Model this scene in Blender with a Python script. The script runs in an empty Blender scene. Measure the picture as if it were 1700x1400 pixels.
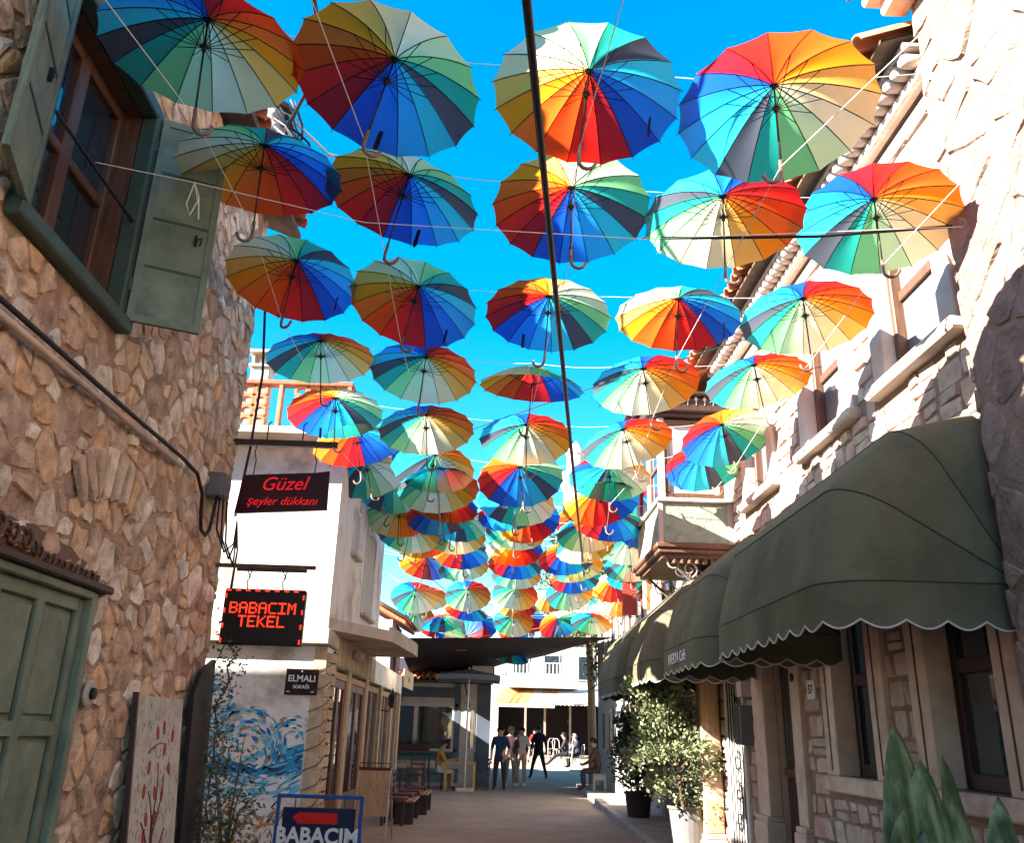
import bpy, bmesh, math, random
from mathutils import Vector, Matrix, Quaternion
random.seed(7)
R = random.Random(11)
S = bpy.context.scene
COL = S.collection

# ---------------------------------------------------------------- camera
cam_d = bpy.data.cameras.new('camera')
cam = bpy.data.objects.new('camera', cam_d)
COL.objects.link(cam)
cam_d.sensor_fit = 'HORIZONTAL'; cam_d.sensor_width = 36.0; cam_d.lens = 30.504
cam_d.clip_start = 0.05; cam_d.clip_end = 2000
cam.matrix_world = Matrix(((0.99929577, -0.03415454, -0.01553835, 0.0),
                           (-0.02613919, -0.33654201, -0.94130559, 0.0),
                           (0.02692055, 0.94104885, -0.33719778, 1.6),
                           (0, 0, 0, 1)))
S.camera = cam
# ---------------------------------------------------------------- sky, sun, exposure
SUN = Vector((0.74, 0.30, -0.43)).normalized()      # the way the light travels
world = bpy.data.worlds.new('World'); S.world = world; world.use_nodes = True
wn = world.node_tree.nodes; wl = world.node_tree.links
sky = wn.new('ShaderNodeTexSky'); sky.sky_type = 'NISHITA'; sky.sun_disc = False
sky.sun_elevation = math.asin(-SUN.z); sky.sun_rotation = math.atan2(-SUN.x, -SUN.y)
sky.air_density = 1.0; sky.dust_density = 0.3; sky.ozone_density = 2.0; sky.altitude = 0
hs = wn.new('ShaderNodeHueSaturation'); hs.inputs['Hue'].default_value = 0.488; hs.inputs['Saturation'].default_value = 1.52
bgn = wn['Background']; bgn.inputs['Strength'].default_value = 0.0505
wl.new(sky.outputs[0], hs.inputs['Color']); wl.new(hs.outputs[0], bgn.inputs['Color'])
sd = bpy.data.lights.new('sun', 'SUN'); sd.energy = 3.7; sd.angle = math.radians(0.5); sd.color = (1.0, 0.93, 0.83)
sun = bpy.data.objects.new('sun', sd); COL.objects.link(sun); sun.location = (-20, -16, 30)
sun.rotation_euler = SUN.to_track_quat('-Z', 'Y').to_euler()
vs = S.view_settings; vs.view_transform = 'Standard'; vs.look = 'None'; vs.exposure = 3.25; vs.gamma = 1.0
S.cycles.use_denoising = True
S.cycles.max_bounces = 8; S.cycles.transparent_max_bounces = 8

# ---------------------------------------------------------------- materials
MATS = {}
def M(name, col=(.5, .5, .5), rough=.8, var=.12, sc=5., bump=.2, bsc=40., metal=0., col2=None, c2=.5, c2s=1.3, ramp=None, spec=.3, coat=0., bdist=.01, stretch=None):
    if name in MATS: return MATS[name]
    m = bpy.data.materials.new(name); m.use_nodes = True; MATS[name] = m
    n = m.node_tree.nodes; l = m.node_tree.links; p = n['Principled BSDF']
    tc = n.new('ShaderNodeTexCoord'); oi = n.new('ShaderNodeObjectInfo')
    mul = n.new('ShaderNodeMath'); mul.operation = 'MULTIPLY'; mul.inputs[1].default_value = 37.0
    l.new(oi.outputs['Random'], mul.inputs[0])
    add = n.new('ShaderNodeVectorMath'); add.operation = 'ADD'
    l.new(tc.outputs['Object'], add.inputs[0]); l.new(mul.outputs[0], add.inputs[1])
    vec = add.outputs[0]
    if stretch:
        st = n.new('ShaderNodeVectorMath'); st.operation = 'MULTIPLY'; st.inputs[1].default_value = stretch
        l.new(vec, st.inputs[0]); vec = st.outputs[0]
    nz = n.new('ShaderNodeTexNoise'); nz.inputs['Scale'].default_value = sc; nz.inputs['Detail'].default_value = 6
    l.new(vec, nz.inputs['Vector'])
    mr = n.new('ShaderNodeMapRange'); mr.inputs[1].default_value = .3; mr.inputs[2].default_value = .7
    mr.inputs[3].default_value = 1 - var; mr.inputs[4].default_value = 1 + var
    l.new(nz.outputs['Fac'], mr.inputs[0])
    if ramp:
        geo = n.new('ShaderNodeNewGeometry'); s = n.new('ShaderNodeMath'); s.operation = 'ADD'
        l.new(oi.outputs['Random'], s.inputs[0]); l.new(geo.outputs['Random Per Island'], s.inputs[1])
        fr = n.new('ShaderNodeMath'); fr.operation = 'FRACT'; l.new(s.outputs[0], fr.inputs[0])
        cr = n.new('ShaderNodeValToRGB'); e = cr.color_ramp.elements
        while len(e) < len(ramp): e.new(.5)
        for i, c in enumerate(ramp): e[i].position = i / (len(ramp) - 1); e[i].color = (*c, 1)
        l.new(fr.outputs[0], cr.inputs[0]); csrc = cr.outputs[0]
    else:
        rgb = n.new('ShaderNodeRGB'); rgb.outputs[0].default_value = (*col, 1); csrc = rgb.outputs[0]
    if col2:
        n2 = n.new('ShaderNodeTexNoise'); n2.inputs['Scale'].default_value = c2s; n2.inputs['Detail'].default_value = 8; n2.inputs['Roughness'].default_value = .65
        l.new(vec, n2.inputs['Vector'])
        m2 = n.new('ShaderNodeMapRange'); m2.inputs[1].default_value = 1 - c2 - .08 if c2 < 1 else 0; m2.inputs[2].default_value = 1 - c2 + .1
        l.new(n2.outputs['Fac'], m2.inputs[0])
        mx = n.new('ShaderNodeMix'); mx.data_type = 'RGBA'; l.new(m2.outputs[0], mx.inputs[0])
        l.new(csrc, mx.inputs[6]); mx.inputs[7].default_value = (*col2, 1); csrc = mx.outputs[2]
    sca = n.new('ShaderNodeVectorMath'); sca.operation = 'SCALE'; l.new(csrc, sca.inputs[0]); l.new(mr.outputs[0], sca.inputs['Scale'])
    l.new(sca.outputs[0], p.inputs['Base Color'])
    p.inputs['Roughness'].default_value = rough; p.inputs['Metallic'].default_value = metal
    p.inputs['Specular IOR Level'].default_value = spec; p.inputs['Coat Weight'].default_value = coat
    if bump:
        nb = n.new('ShaderNodeTexNoise'); nb.inputs['Scale'].default_value = bsc; nb.inputs['Detail'].default_value = 8; nb.inputs['Roughness'].default_value = .6
        l.new(vec, nb.inputs['Vector'])
        bp = n.new('ShaderNodeBump'); bp.inputs['Strength'].default_value = bump; bp.inputs['Distance'].default_value = bdist
        l.new(nb.outputs['Fac'], bp.inputs['Height']); l.new(bp.outputs[0], p.inputs['Normal'])
    return m

def cloth(name, col, tr=.5, var=.08):
    m = bpy.data.materials.new(name); m.use_nodes = True; MATS[name] = m
    n = m.node_tree.nodes; l = m.node_tree.links; n.remove(n['Principled BSDF']); out = n['Material Output']
    oi = n.new('ShaderNodeObjectInfo'); tc = n.new('ShaderNodeTexCoord')
    nz = n.new('ShaderNodeTexNoise'); nz.inputs['Scale'].default_value = 7; nz.inputs['Detail'].default_value = 4; l.new(tc.outputs['Object'], nz.inputs['Vector'])
    ad = n.new('ShaderNodeMath'); ad.operation = 'ADD'; l.new(nz.outputs['Fac'], ad.inputs[0]); l.new(oi.outputs['Random'], ad.inputs[1])
    mr = n.new('ShaderNodeMapRange'); mr.inputs[1].default_value = .2; mr.inputs[2].default_value = 1.8; mr.inputs[3].default_value = 1 - 2 * var; mr.inputs[4].default_value = 1 + var
    l.new(ad.outputs[0], mr.inputs[0])
    rgb = n.new('ShaderNodeRGB'); rgb.outputs[0].default_value = (*col, 1)
    sca = n.new('ShaderNodeVectorMath'); sca.operation = 'SCALE'; l.new(rgb.outputs[0], sca.inputs[0]); l.new(mr.outputs[0], sca.inputs['Scale'])
    nb = n.new('ShaderNodeTexNoise'); nb.inputs['Scale'].default_value = 9; nb.inputs['Detail'].default_value = 3; l.new(tc.outputs['Object'], nb.inputs['Vector'])
    bp = n.new('ShaderNodeBump'); bp.inputs['Strength'].default_value = .45; bp.inputs['Distance'].default_value = .02; l.new(nb.outputs['Fac'], bp.inputs['Height'])
    d = n.new('ShaderNodeBsdfDiffuse'); l.new(bp.outputs[0], d.inputs['Normal']); t = n.new('ShaderNodeBsdfTranslucent'); l.new(sca.outputs[0], d.inputs[0]); l.new(sca.outputs[0], t.inputs[0])
    g = n.new('ShaderNodeBsdfGlossy'); g.inputs['Roughness'].default_value = .45; g.inputs[0].default_value = (.9, .9, .9, 1)
    mx = n.new('ShaderNodeMixShader'); mx.inputs[0].default_value = tr; l.new(d.outputs[0], mx.inputs[1]); l.new(t.outputs[0], mx.inputs[2])
    m2 = n.new('ShaderNodeMixShader'); m2.inputs[0].default_value = .03; l.new(mx.outputs[0], m2.inputs[1]); l.new(g.outputs[0], m2.inputs[2])
    l.new(m2.outputs[0], out.inputs[0])
    return m

def emit(name, col, st):
    m = bpy.data.materials.new(name); m.use_nodes = True; MATS[name] = m
    p = m.node_tree.nodes['Principled BSDF']; p.inputs['Base Color'].default_value = (*col, 1)
    p.inputs['Emission Color'].default_value = (*col, 1); p.inputs['Emission Strength'].default_value = st
    return m

def glass(name, tint=(.02, .03, .04), rough=.03):
    m = bpy.data.materials.new(name); m.use_nodes = True; MATS[name] = m
    n = m.node_tree.nodes; l = m.node_tree.links; p = n['Principled BSDF']
    p.inputs['Base Color'].default_value = (*tint, 1); p.inputs['Roughness'].default_value = rough
    p.inputs['Specular IOR Level'].default_value = .6; p.inputs['IOR'].default_value = 2.1; p.inputs['Coat Weight'].default_value = .3
    tc = n.new('ShaderNodeTexCoord'); nb = n.new('ShaderNodeTexNoise'); nb.inputs['Scale'].default_value = 2.5; l.new(tc.outputs['Object'], nb.inputs['Vector'])
    bp = n.new('ShaderNodeBump'); bp.inputs['Strength'].default_value = .12; bp.inputs['Distance'].default_value = .02
    l.new(nb.outputs['Fac'], bp.inputs['Height']); l.new(bp.outputs[0], p.inputs['Normal'])
    return m

m_mortL = M('mortar_brown', (.43, .27, .18), .95, .4, 7, 1., 22, col2=(.60, .43, .31), c2=.5, c2s=2.1, bdist=.05)
m_stoneL = M('rubble_stone', rough=.9, var=.3, sc=9, bump=.9, bsc=16, bdist=.035, col2=(.30, .19, .12), c2=.37, c2s=6,
             ramp=[(.44, .275, .18), (.70, .49, .32), (.54, .35, .235), (.80, .65, .49), (.70, .41, .21), (.60, .44, .32), (.86, .75, .61), (.48, .305, .20), (.74, .56, .39)])
m_mortR = M('mortar_rose', (.25, .165, .12), .95, .2, 4, .7, 18, bdist=.03)
m_stoneR = M('ashlar_stone', rough=.9, var=.2, sc=8, bump=.7, bsc=20, bdist=.02, col2=(.33, .24, .20), c2=.36, c2s=4,
             ramp=[(.46, .335, .27), (.52, .41, .335), (.40, .29, .235), (.55, .45, .37), (.45, .275, .215), (.50, .385, .315), (.38, .285, .245), (.53, .41, .33)])
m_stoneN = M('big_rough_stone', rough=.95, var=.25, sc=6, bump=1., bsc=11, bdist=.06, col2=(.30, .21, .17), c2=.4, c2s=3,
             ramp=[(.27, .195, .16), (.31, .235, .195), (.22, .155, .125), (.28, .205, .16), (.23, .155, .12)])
m_trim = M('dressed_stone', (.60, .455, .355), .85, .12, 6, .35, 30, col2=(.43, .32, .25), c2=.4, c2s=2.5)
m_trimw = M('painted_surround', (.47, .40, .355), .8, .08, 5, .25, 30, col2=(.55, .46, .41), c2=.36, c2s=2)
m_green = M('green_paint', (.165, .205, .145), .55, .22, 5, .2, 26, col2=(.105, .14, .10), c2=.44, c2s=3.2, spec=.4)
m_greend = M('green_paint_dark', (.055, .085, .065), .5, .14, 5, .1, 20)
m_wood = M('brown_wood', (.115, .052, .030), .5, .3, 6, .25, 30, stretch=(6, 6, .6), spec=.4)
m_wooddk = M('dark_wood', (.045, .022, .018), .5, .3, 6, .2, 30, stretch=(6, 6, .6), spec=.4)
m_woodor = M('orange_wood', (.36, .16, .06), .5, .25, 5, .2, 30, stretch=(5, 5, .5))
m_woodlt = M('light_wood', (.56, .34, .18), .6, .2, 5, .2, 30, stretch=(5, 5, .6))
m_woodgr = M('grey_timber', (.30, .23, .17), .8, .3, 5, .5, 25, stretch=(8, 8, .5))
m_glass = glass('window_glass')
m_blind = M('blind_white', (.42, .41, .40), .7, .05, 3, .05)
m_upane = M('upper_pane', (.13, .135, .14), .12, .1, 3, .05, spec=.6)
m_white = M('white_plaster', (.70, .66, .61), .9, .10, 2.5, .4, 18, col2=(.31, .26, .21), c2=.43, c2s=1.3)
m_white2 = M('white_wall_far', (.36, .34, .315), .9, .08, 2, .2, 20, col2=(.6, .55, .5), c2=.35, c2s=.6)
m_slab = M('concrete_slab', (.52, .44, .36), .95, .2, 3, .5, 20, col2=(.30, .22, .16), c2=.42, c2s=1.5)
m_tile = M('terracotta', rough=.8, var=.25, sc=8, bump=.3, bsc=30, ramp=[(.42, .13, .055), (.50, .17, .07), (.36, .10, .05), (.46, .20, .11)])
m_terra = M('terracotta_brick', (.50, .17, .075), .85, .2, 8, .3, 30)
m_black = M('black_metal', (.012, .011, .013), .45, .1, 6, .05)
m_rubber = M('cable_black', (.014, .012, .013), .5, .1, 6, 0)
m_steel = M('grey_metal', (.35, .35, .35), .4, .12, 6, .1, metal=.6)
m_cord = M('white_cord', (.72, .70, .66), .8, .05, 20, 0)
m_road = M('road', (.29, .205, .15), .92, .14, 1.5, .6, 60, col2=(.34, .245, .18), c2=.46, c2s=.6)
m_pave = M('pavement', (.30, .23, .18), .9, .22, 2, .5, 40, col2=(.21, .155, .12), c2=.42, c2s=.8)
m_kerb = M('kerb', (.36, .31, .27), .9, .2, 4, .5, 30, col2=(.22, .17, .14), c2=.4, c2s=2)
m_olive = M('awning_canvas', (.125, .118, .072), .88, .18, 2.2, .8, 5, spec=.12, col2=(.092, .086, .054), c2=.45, c2s=1.2, bdist=.03)
m_trimcord = M('awning_trim', (.55, .50, .44), .8, .05, 20, 0)
m_leafy = M('thuja_leaf', rough=.6, var=.2, sc=3, bump=0, ramp=[(.075, .105, .045), (.19, .21, .10), (.12, .15, .065), (.27, .28, .16), (.09, .12, .055)])
m_leafdk = M('dark_leaf', rough=.55, var=.2, sc=3, bump=0, ramp=[(.03, .05, .022), (.07, .10, .045), (.045, .07, .03), (.10, .13, .07)])
m_leaftree = M('tree_leaf', rough=.6, var=.2, sc=3, bump=0, ramp=[(.05, .08, .03), (.12, .15, .06), (.08, .11, .04), (.16, .18, .09)])
m_snake = M('snake_leaf', (.075, .115, .045), .45, .4, 6, .15, 30, col2=(.20, .24, .12), c2=.48, c2s=3, stretch=(3, 3, .8), spec=.4)
m_bark = M('bark', (.10, .065, .045), .9, .3, 8, .6, 30)
m_pot = M('pot_zinc', (.15, .145, .14), .55, .12, 4, .1, 20)
m_potdk = M('pot_dark', (.035, .022, .022), .6, .1, 4, .1)
m_soil = M('soil', (.05, .035, .025), .95, .2, 10, .5)
m_led = M('led_panel', (.012, .005, .006), .35, .1, 6, 0)
m_ledon = emit('led_red', (1.0, .03, .008), .30)
m_neon = emit('neon_red', (.55, .006, .012), .10)
m_maroon = M('sign_maroon', (.035, .006, .014), .25, .15, 5, .03, spec=.5)
m_navy = M('sign_navy', (.008, .018, .06), .4, .1, 5, .03)
m_blue = M('frame_blue', (.015, .075, .26), .4, .12, 6, .05)
m_red = M('sign_red', (.62, .012, .010), .5, .05, 5, 0)
m_let = M('letter_white', (.72, .72, .72), .6, .04, 8, 0)
m_cafew = M('cafe_wall', (.42, .37, .33), .85, .08, 3, .15)
m_teal = M('cafe_teal', (.09, .17, .19), .7, .12, 3, .1)
m_slate = M('cafe_slate', (.075, .09, .12), .7, .12, 3, .1)
m_tarp = M('shade_tarp', (.016, .010, .014), .9, .2, 2, .1)
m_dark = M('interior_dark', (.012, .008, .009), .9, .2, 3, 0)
m_orangecl = M('awning_orange', (.52, .26, .07), .85, .15, 2, .1, 60)
m_rustcl = M('awning_rust', (.42, .13, .035), .85, .15, 2, .1, 60)
m_peachcl = M('awning_peach', (.50, .30, .22), .85, .1, 2, .1, 60)
m_greycl = M('awning_grey', (.50, .47, .45), .85, .08, 2, .1, 60)
m_minstone = M('minaret_stone', (.60, .48, .42), .9, .12, 4, .3, 8)
m_rope = M('fairy_wire', (.09, .05, .03), .8, .1, 8, 0)
m_cork = M('stone_tile_cladding', rough=.85, var=.2, sc=8, bump=.4, bsc=30, ramp=[(.44, .33, .21), (.36, .26, .16), (.48, .37, .25), (.40, .29, .17)])
m_greypl = M('stool_grey', (.13, .13, .135), .5, .08, 5, .05)
m_baygreen = M('bay_green', (.27, .32, .25), .85, .1, 6, .8, 26, col2=(.18, .22, .17), c2=.42, c2s=7, bdist=.02)
m_scroll = M('scroll_iron', (.10, .085, .08), .6, .2, 6, .1)

# ---------------------------------------------------------------- mesh helpers
class MB:
    def __init__(s): s.v = []; s.f = []; s.m = []
    def add(s, vs, fs, mi=0):
        o = len(s.v); s.v += [tuple(v) for v in vs]
        for f in fs: s.f.append([i + o for i in f]); s.m.append(mi)
        return s
    def box(s, x0, x1, y0, y1, z0, z1, mi=0, b=0.):
        if b > 0:
            vs = []; t = min(b, abs(x1 - x0) * .45, abs(y1 - y0) * .45, abs(z1 - z0) * .45)
            bm = bmesh.new(); bmesh.ops.create_cube(bm, size=1)
            for v in bm.verts: v.co = ((x0 + x1) / 2 + v.co.x * (x1 - x0), (y0 + y1) / 2 + v.co.y * (y1 - y0), (z0 + z1) / 2 + v.co.z * (z1 - z0))
            bmesh.ops.bevel(bm, geom=bm.edges[:], offset=t, segments=1, affect='EDGES')
            bm.verts.index_update()
            s.add([v.co[:] for v in bm.verts], [[v.index for v in f.verts] for f in bm.faces], mi); bm.free(); return s
        v = [(x, y, z) for x in (x0, x1) for y in (y0, y1) for z in (z0, z1)]
        return s.add(v, [(0, 1, 3, 2), (4, 6, 7, 5), (0, 4, 5, 1), (2, 3, 7, 6), (0, 2, 6, 4), (1, 5, 7, 3)], mi)
    def tube(s, pts, r, n=8, mi=0, cap=True):
        pts = [Vector(p) for p in pts]; k = len(pts)
        rs = r if isinstance(r, (list, tuple)) else [r] * k
        vs = []; fs = []; prev = None
        for i, p in enumerate(pts):
            t = (pts[min(i + 1, k - 1)] - pts[max(i - 1, 0)]).normalized()
            if prev is None:
                a = Vector((0, 0, 1)) if abs(t.z) < .9 else Vector((1, 0, 0)); u = t.cross(a).normalized()
            else:
                u = prev - t * prev.dot(t)
                u = u.normalized() if u.length > 1e-6 else t.orthogonal().normalized()
            prev = u; w = t.cross(u)
            for j in range(n):
                q = 2 * math.pi * j / n; vs.append(p + (u * math.cos(q) + w * math.sin(q)) * rs[i])
        for i in range(k - 1):
            for j in range(n):
                a = i * n + j; b = i * n + (j + 1) % n; fs.append((a, b, b + n, a + n))
        if cap: fs.append(tuple(range(n))[::-1]); fs.append(tuple(range((k - 1) * n, k * n)))
        return s.add(vs, fs, mi)
    def lathe(s, prof, c=(0, 0, 0), n=20, mi=0):
        vs = []; fs = []; k = len(prof)
        for r, z in prof:
            for j in range(n):
                q = 2 * math.pi * j / n; vs.append((c[0] + r * math.cos(q), c[1] + r * math.sin(q), c[2] + z))
        for i in range(k - 1):
            for j in range(n):
                a = i * n + j; b = i * n + (j + 1) % n; fs.append((a, b, b + n, a + n))
        fs.append(tuple(range(n))[::-1]); fs.append(tuple(range((k - 1) * n, k * n)))
        return s.add(vs, fs, mi)
    def prism(s, poly, fn, h0, h1, mi=0):
        n = len(poly)
        vs = [fn(u, v, h0) for u, v in poly] + [fn(u, v, h1) for u, v in poly]
        fs = [tuple(range(n))[::-1], tuple(range(n, 2 * n))] + [(i, (i + 1) % n, n + (i + 1) % n, n + i) for i in range(n)]
        return s.add(vs, fs, mi)
    def xf(s, mat):
        s.v = [tuple(mat @ Vector(v)) for v in s.v]; return s
    def mesh(s, name, mats, smooth=False, fix=True):
        me = bpy.data.meshes.new(name); me.from_pydata(s.v, [], s.f)
        for m in (mats if isinstance(mats, (list, tuple)) else [mats]): me.materials.append(m)
        if any(s.m): me.polygons.foreach_set('material_index', s.m)
        if fix:
            bm = bmesh.new(); bm.from_mesh(me); bmesh.ops.recalc_face_normals(bm, faces=bm.faces[:]); bm.to_mesh(me); bm.free()
        if smooth: me.polygons.foreach_set('use_smooth', [True] * len(me.polygons))
        me.update(); return me

WM = {}
def link(o, parent=None, world=False, mat=None):
    COL.objects.link(o); m = mat.copy() if mat else Matrix()
    if mat: o.matrix_basis = mat
    if parent:
        o.parent = parent
        if world: o.matrix_parent_inverse = WM[parent.name].inverted(); WM[o.name] = m
        else: WM[o.name] = WM[parent.name] @ m
    else: WM[o.name] = m
    return o
def tag(o, label=None, cat=None, group=None, kind=None):
    if label: o['label'] = label
    if cat: o['category'] = cat
    if group: o['group'] = group
    if kind: o['kind'] = kind
    return o
def thing(name, label, cat, loc=(0, 0, 0), rz=0., group=None, mat=None):
    o = bpy.data.objects.new(name, None); o.empty_display_size = .1
    link(o, mat=mat or (Matrix.Translation(loc) @ Matrix.Rotation(rz, 4, 'Z'))); return tag(o, label, cat, group)
def part(name, mb, mats, parent=None, world=True, smooth=False, fix=True, kind=None, label=None, mat=None):
    me = mb.mesh(name, mats, smooth, fix) if isinstance(mb, MB) else mb
    o = bpy.data.objects.new(name, me); link(o, parent, world, mat); return tag(o, label=label, kind=kind)
def whole(name, mb, mats, label, cat, group=None, smooth=False, fix=True, kind=None):
    o = part(name, mb, mats, None, smooth=smooth, fix=fix); return tag(o, label, cat, group, kind)

_txt = {}
def text_mesh(body, size, ext=.002, shear=0., bold=0., align='CENTER'):
    cu = bpy.data.curves.new('text', 'FONT'); cu.body = body; cu.size = size; cu.extrude = ext; cu.shear = shear; cu.offset = bold
    cu.align_x = align; cu.align_y = 'CENTER'; cu.resolution_u = 3
    o = bpy.data.objects.new('text', cu); COL.objects.link(o)
    dg = bpy.context.evaluated_depsgraph_get(); me = bpy.data.meshes.new_from_object(o.evaluated_get(dg))
    bpy.data.objects.remove(o); return me
def tmesh(body, size, mat, **k):
    me = text_mesh(body, size, **k); me.materials.clear(); me.materials.append(mat); return me
# letters lie in local XY; this stands them up in a plane: right = u, up = z, facing = u x z
def plane_mat(loc, u, up=(0, 0, 1)):
    u = Vector(u).normalized(); w = Vector(up).normalized(); n = u.cross(w)
    return Matrix(((u.x, w.x, n.x, loc[0]), (u.y, w.y, n.y, loc[1]), (u.z, w.z, n.z, loc[2]), (0, 0, 0, 1)))
T_BAB = tmesh('BABACIM', .20, m_let, bold=.006)
T_ELM = tmesh('ELMALI', .115, m_let, bold=.002)
T_SOK = tmesh('SOKAĞI', .06, m_let, bold=.001)
T_GUZ = tmesh('Güzel', .19, m_neon, shear=.35)
T_SEY = tmesh('şeyler dükkanı', .115, m_neon, shear=.35)
T_CAF = tmesh('AVERYA Café', .17, m_let, shear=.1)
T_NUM = tmesh('57', .13, m_led, bold=.003)
T_CGE = tmesh('CAFE', .16, m_woodor)

# ---------------------------------------------------------------- people meshes (made first: they need the depsgraph)
def skin_mesh(J, E, fac):
    """J: name -> (xyz, radius); E: edges; fac: edge -> material slot. One continuous skinned surface."""
    names = list(J); idx = {n: i for i, n in enumerate(names)}
    me = bpy.data.meshes.new('body'); me.from_pydata([J[n][0] for n in names], [(idx[a], idx[b]) for a, b in E], [])
    o = bpy.data.objects.new('body', me); COL.objects.link(o)
    sk = o.modifiers.new('s', 'SKIN'); sk.use_smooth_shade = True
    for i, n in enumerate(names):
        r = J[n][1]; me.skin_vertices[0].data[i].radius = (r, r) if not isinstance(r, tuple) else r
        me.skin_vertices[0].data[i].use_root = (n == 'pelvis')
    ss = o.modifiers.new('u', 'SUBSURF'); ss.levels = 1; ss.render_levels = 1
    dg = bpy.context.evaluated_depsgraph_get(); r = bpy.data.meshes.new_from_object(o.evaluated_get(dg))
    bpy.data.objects.remove(o)
    for q in range(4): r.materials.append(None)
    segs = [(Vector(J[a][0]), Vector(J[b][0]), fac[(a, b)]) for a, b in E]
    for p in r.polygons:
        c = p.center; best = 9
        for a, b, s in segs:
            d = b - a; t = max(0, min(1, (c - a).dot(d) / d.length_squared)); q = (c - a - d * t).length
            if q < best: best = q; p.material_index = s
        p.use_smooth = True
    return r
def figure(pose, k=1.0, long_sleeve=False, shorts=False):
    """pose gives joint positions; x right, y forward, z up; returns mesh with slots 0 skin 1 top 2 legs 3 shoes"""
    P = pose; J = {}; E = []; F = {}
    def j(n, r): J[n] = (tuple(Vector(P[n]) * k), r * k if not isinstance(r, tuple) else (r[0] * k, r[1] * k))
    def e(a, b, s): E.append((a, b)); F[(a, b)] = s
    j('pelvis', (.155, .125)); j('waist', (.14, .11)); j('chest', (.165, .125)); j('neck', .062); j('jaw', .082); j('skull', .098)
    e('pelvis', 'waist', 1); e('waist', 'chest', 1); e('chest', 'neck', 1); e('neck', 'jaw', 0); e('jaw', 'skull', 0)
    for s in 'lr':
        j('sh' + s, .078); j('el' + s, .05); j('wr' + s, .034); j('ha' + s, .042)
        j('hp' + s, .105); j('kn' + s, .072); j('an' + s, .048); j('to' + s, .042)
        e('chest', 'sh' + s, 1); e('sh' + s, 'el' + s, 1); e('el' + s, 'wr' + s, 1 if long_sleeve else 0); e('wr' + s, 'ha' + s, 0)
        e('pelvis', 'hp' + s, 2); e('hp' + s, 'kn' + s, 2); e('kn' + s, 'an' + s, 0 if shorts else 2); e('an' + s, 'to' + s, 3)
    me = skin_mesh(J, E, F)
    # fingers, nose and ears as small tapered pieces fused into the same mesh
    mb = MB()
    for s in 'lr':
        h = Vector(J['ha' + s][0]); w = Vector(J['wr' + s][0]); d = (h - w).normalized(); sd = d.orthogonal().normalized()
        for q in range(4):
            o = h + sd * (q - 1.5) * .019 * k + d * .02 * k; L = (.07, .08, .075, .058)[q] * k
            bend = d.cross(sd) * .25
            mb.tube([o, o + d * L * .5, o + (d + bend).normalized() * L], [.0095 * k, .009 * k, .007 * k], 5)
        t0 = h - sd * .03 * k - d * .01 * k; mb.tube([t0, t0 - sd * .025 * k + d * .03 * k, t0 - sd * .03 * k + d * .055 * k], [.011 * k, .010 * k, .008 * k], 5)
    jaw = Vector(J['jaw'][0]); sk = Vector(J['skull'][0]); up = (sk - jaw).normalized()
    fwd = Vector(P.get('face', (0, 1, 0))).normalized(); rt = fwd.cross(up).normalized(); fwd = up.cross(rt)
    mid = jaw.lerp(sk, .5)
    mb.tube([mid + fwd * .085 * k + up * .03 * k, mid + fwd * .112 * k - up * .012 * k, mid + fwd * .09 * k - up * .02 * k], [.008 * k, .015 * k, .010 * k], 6)
    mb.tube([jaw + fwd * .078 * k - rt * .025 * k, jaw + fwd * .086 * k, jaw + fwd * .078 * k + rt * .025 * k], [.005 * k, .008 * k, .005 * k], 5, mi=0)
    for sg in (-1, 1): mb.tube([mid + rt * sg * .088 * k - up * .03 * k, mid + rt * sg * .10 * k, mid + rt * sg * .09 * k + up * .03 * k], [.01 * k, .016 * k, .01 * k], 5)
    o = len(me.vertices); bm = bmesh.new(); bm.from_mesh(me); ex = mb.mesh('x', [m_cord]); bm.from_mesh(ex); bm.to_mesh(me); bm.free()
    for p in me.polygons: p.use_smooth = True
    # eyes for the dark marks of the face, hair cap
    hair = MB(); eyes = MB()
    for sg in (-1, 1): eyes.lathe([(.001, -.008 * k), (.011 * k, -.003 * k), (.011 * k, .003 * k), (.001, .008 * k)], tuple(mid + fwd * .087 * k + rt * sg * .034 * k + up * .028 * k), 8)
    c = jaw.lerp(sk, .82); n1, n2 = 10, 16; vs = []; fs = []
    for a in range(n1 + 1):
        th = a / n1 * 1.9
        for b in range(n2):
            ph = 2 * math.pi * b / n2; fr = math.cos(ph); lim = th if fr < .2 else th * (1 - .50 * fr)
            q = up * math.cos(lim) + (fwd * math.cos(ph) + rt * math.sin(ph)) * math.sin(lim)
            vs.append(c + q * .112 * k)
    for a in range(n1):
        for b in range(n2): fs.append((a * n2 + b, a * n2 + (b + 1) % n2, (a + 1) * n2 + (b + 1) % n2, (a + 1) * n2 + b))
    hair.add(vs, fs)
    return me, hair.mesh('hair', [m_dark], True), eyes.mesh('eyes', [m_dark], True)

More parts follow.
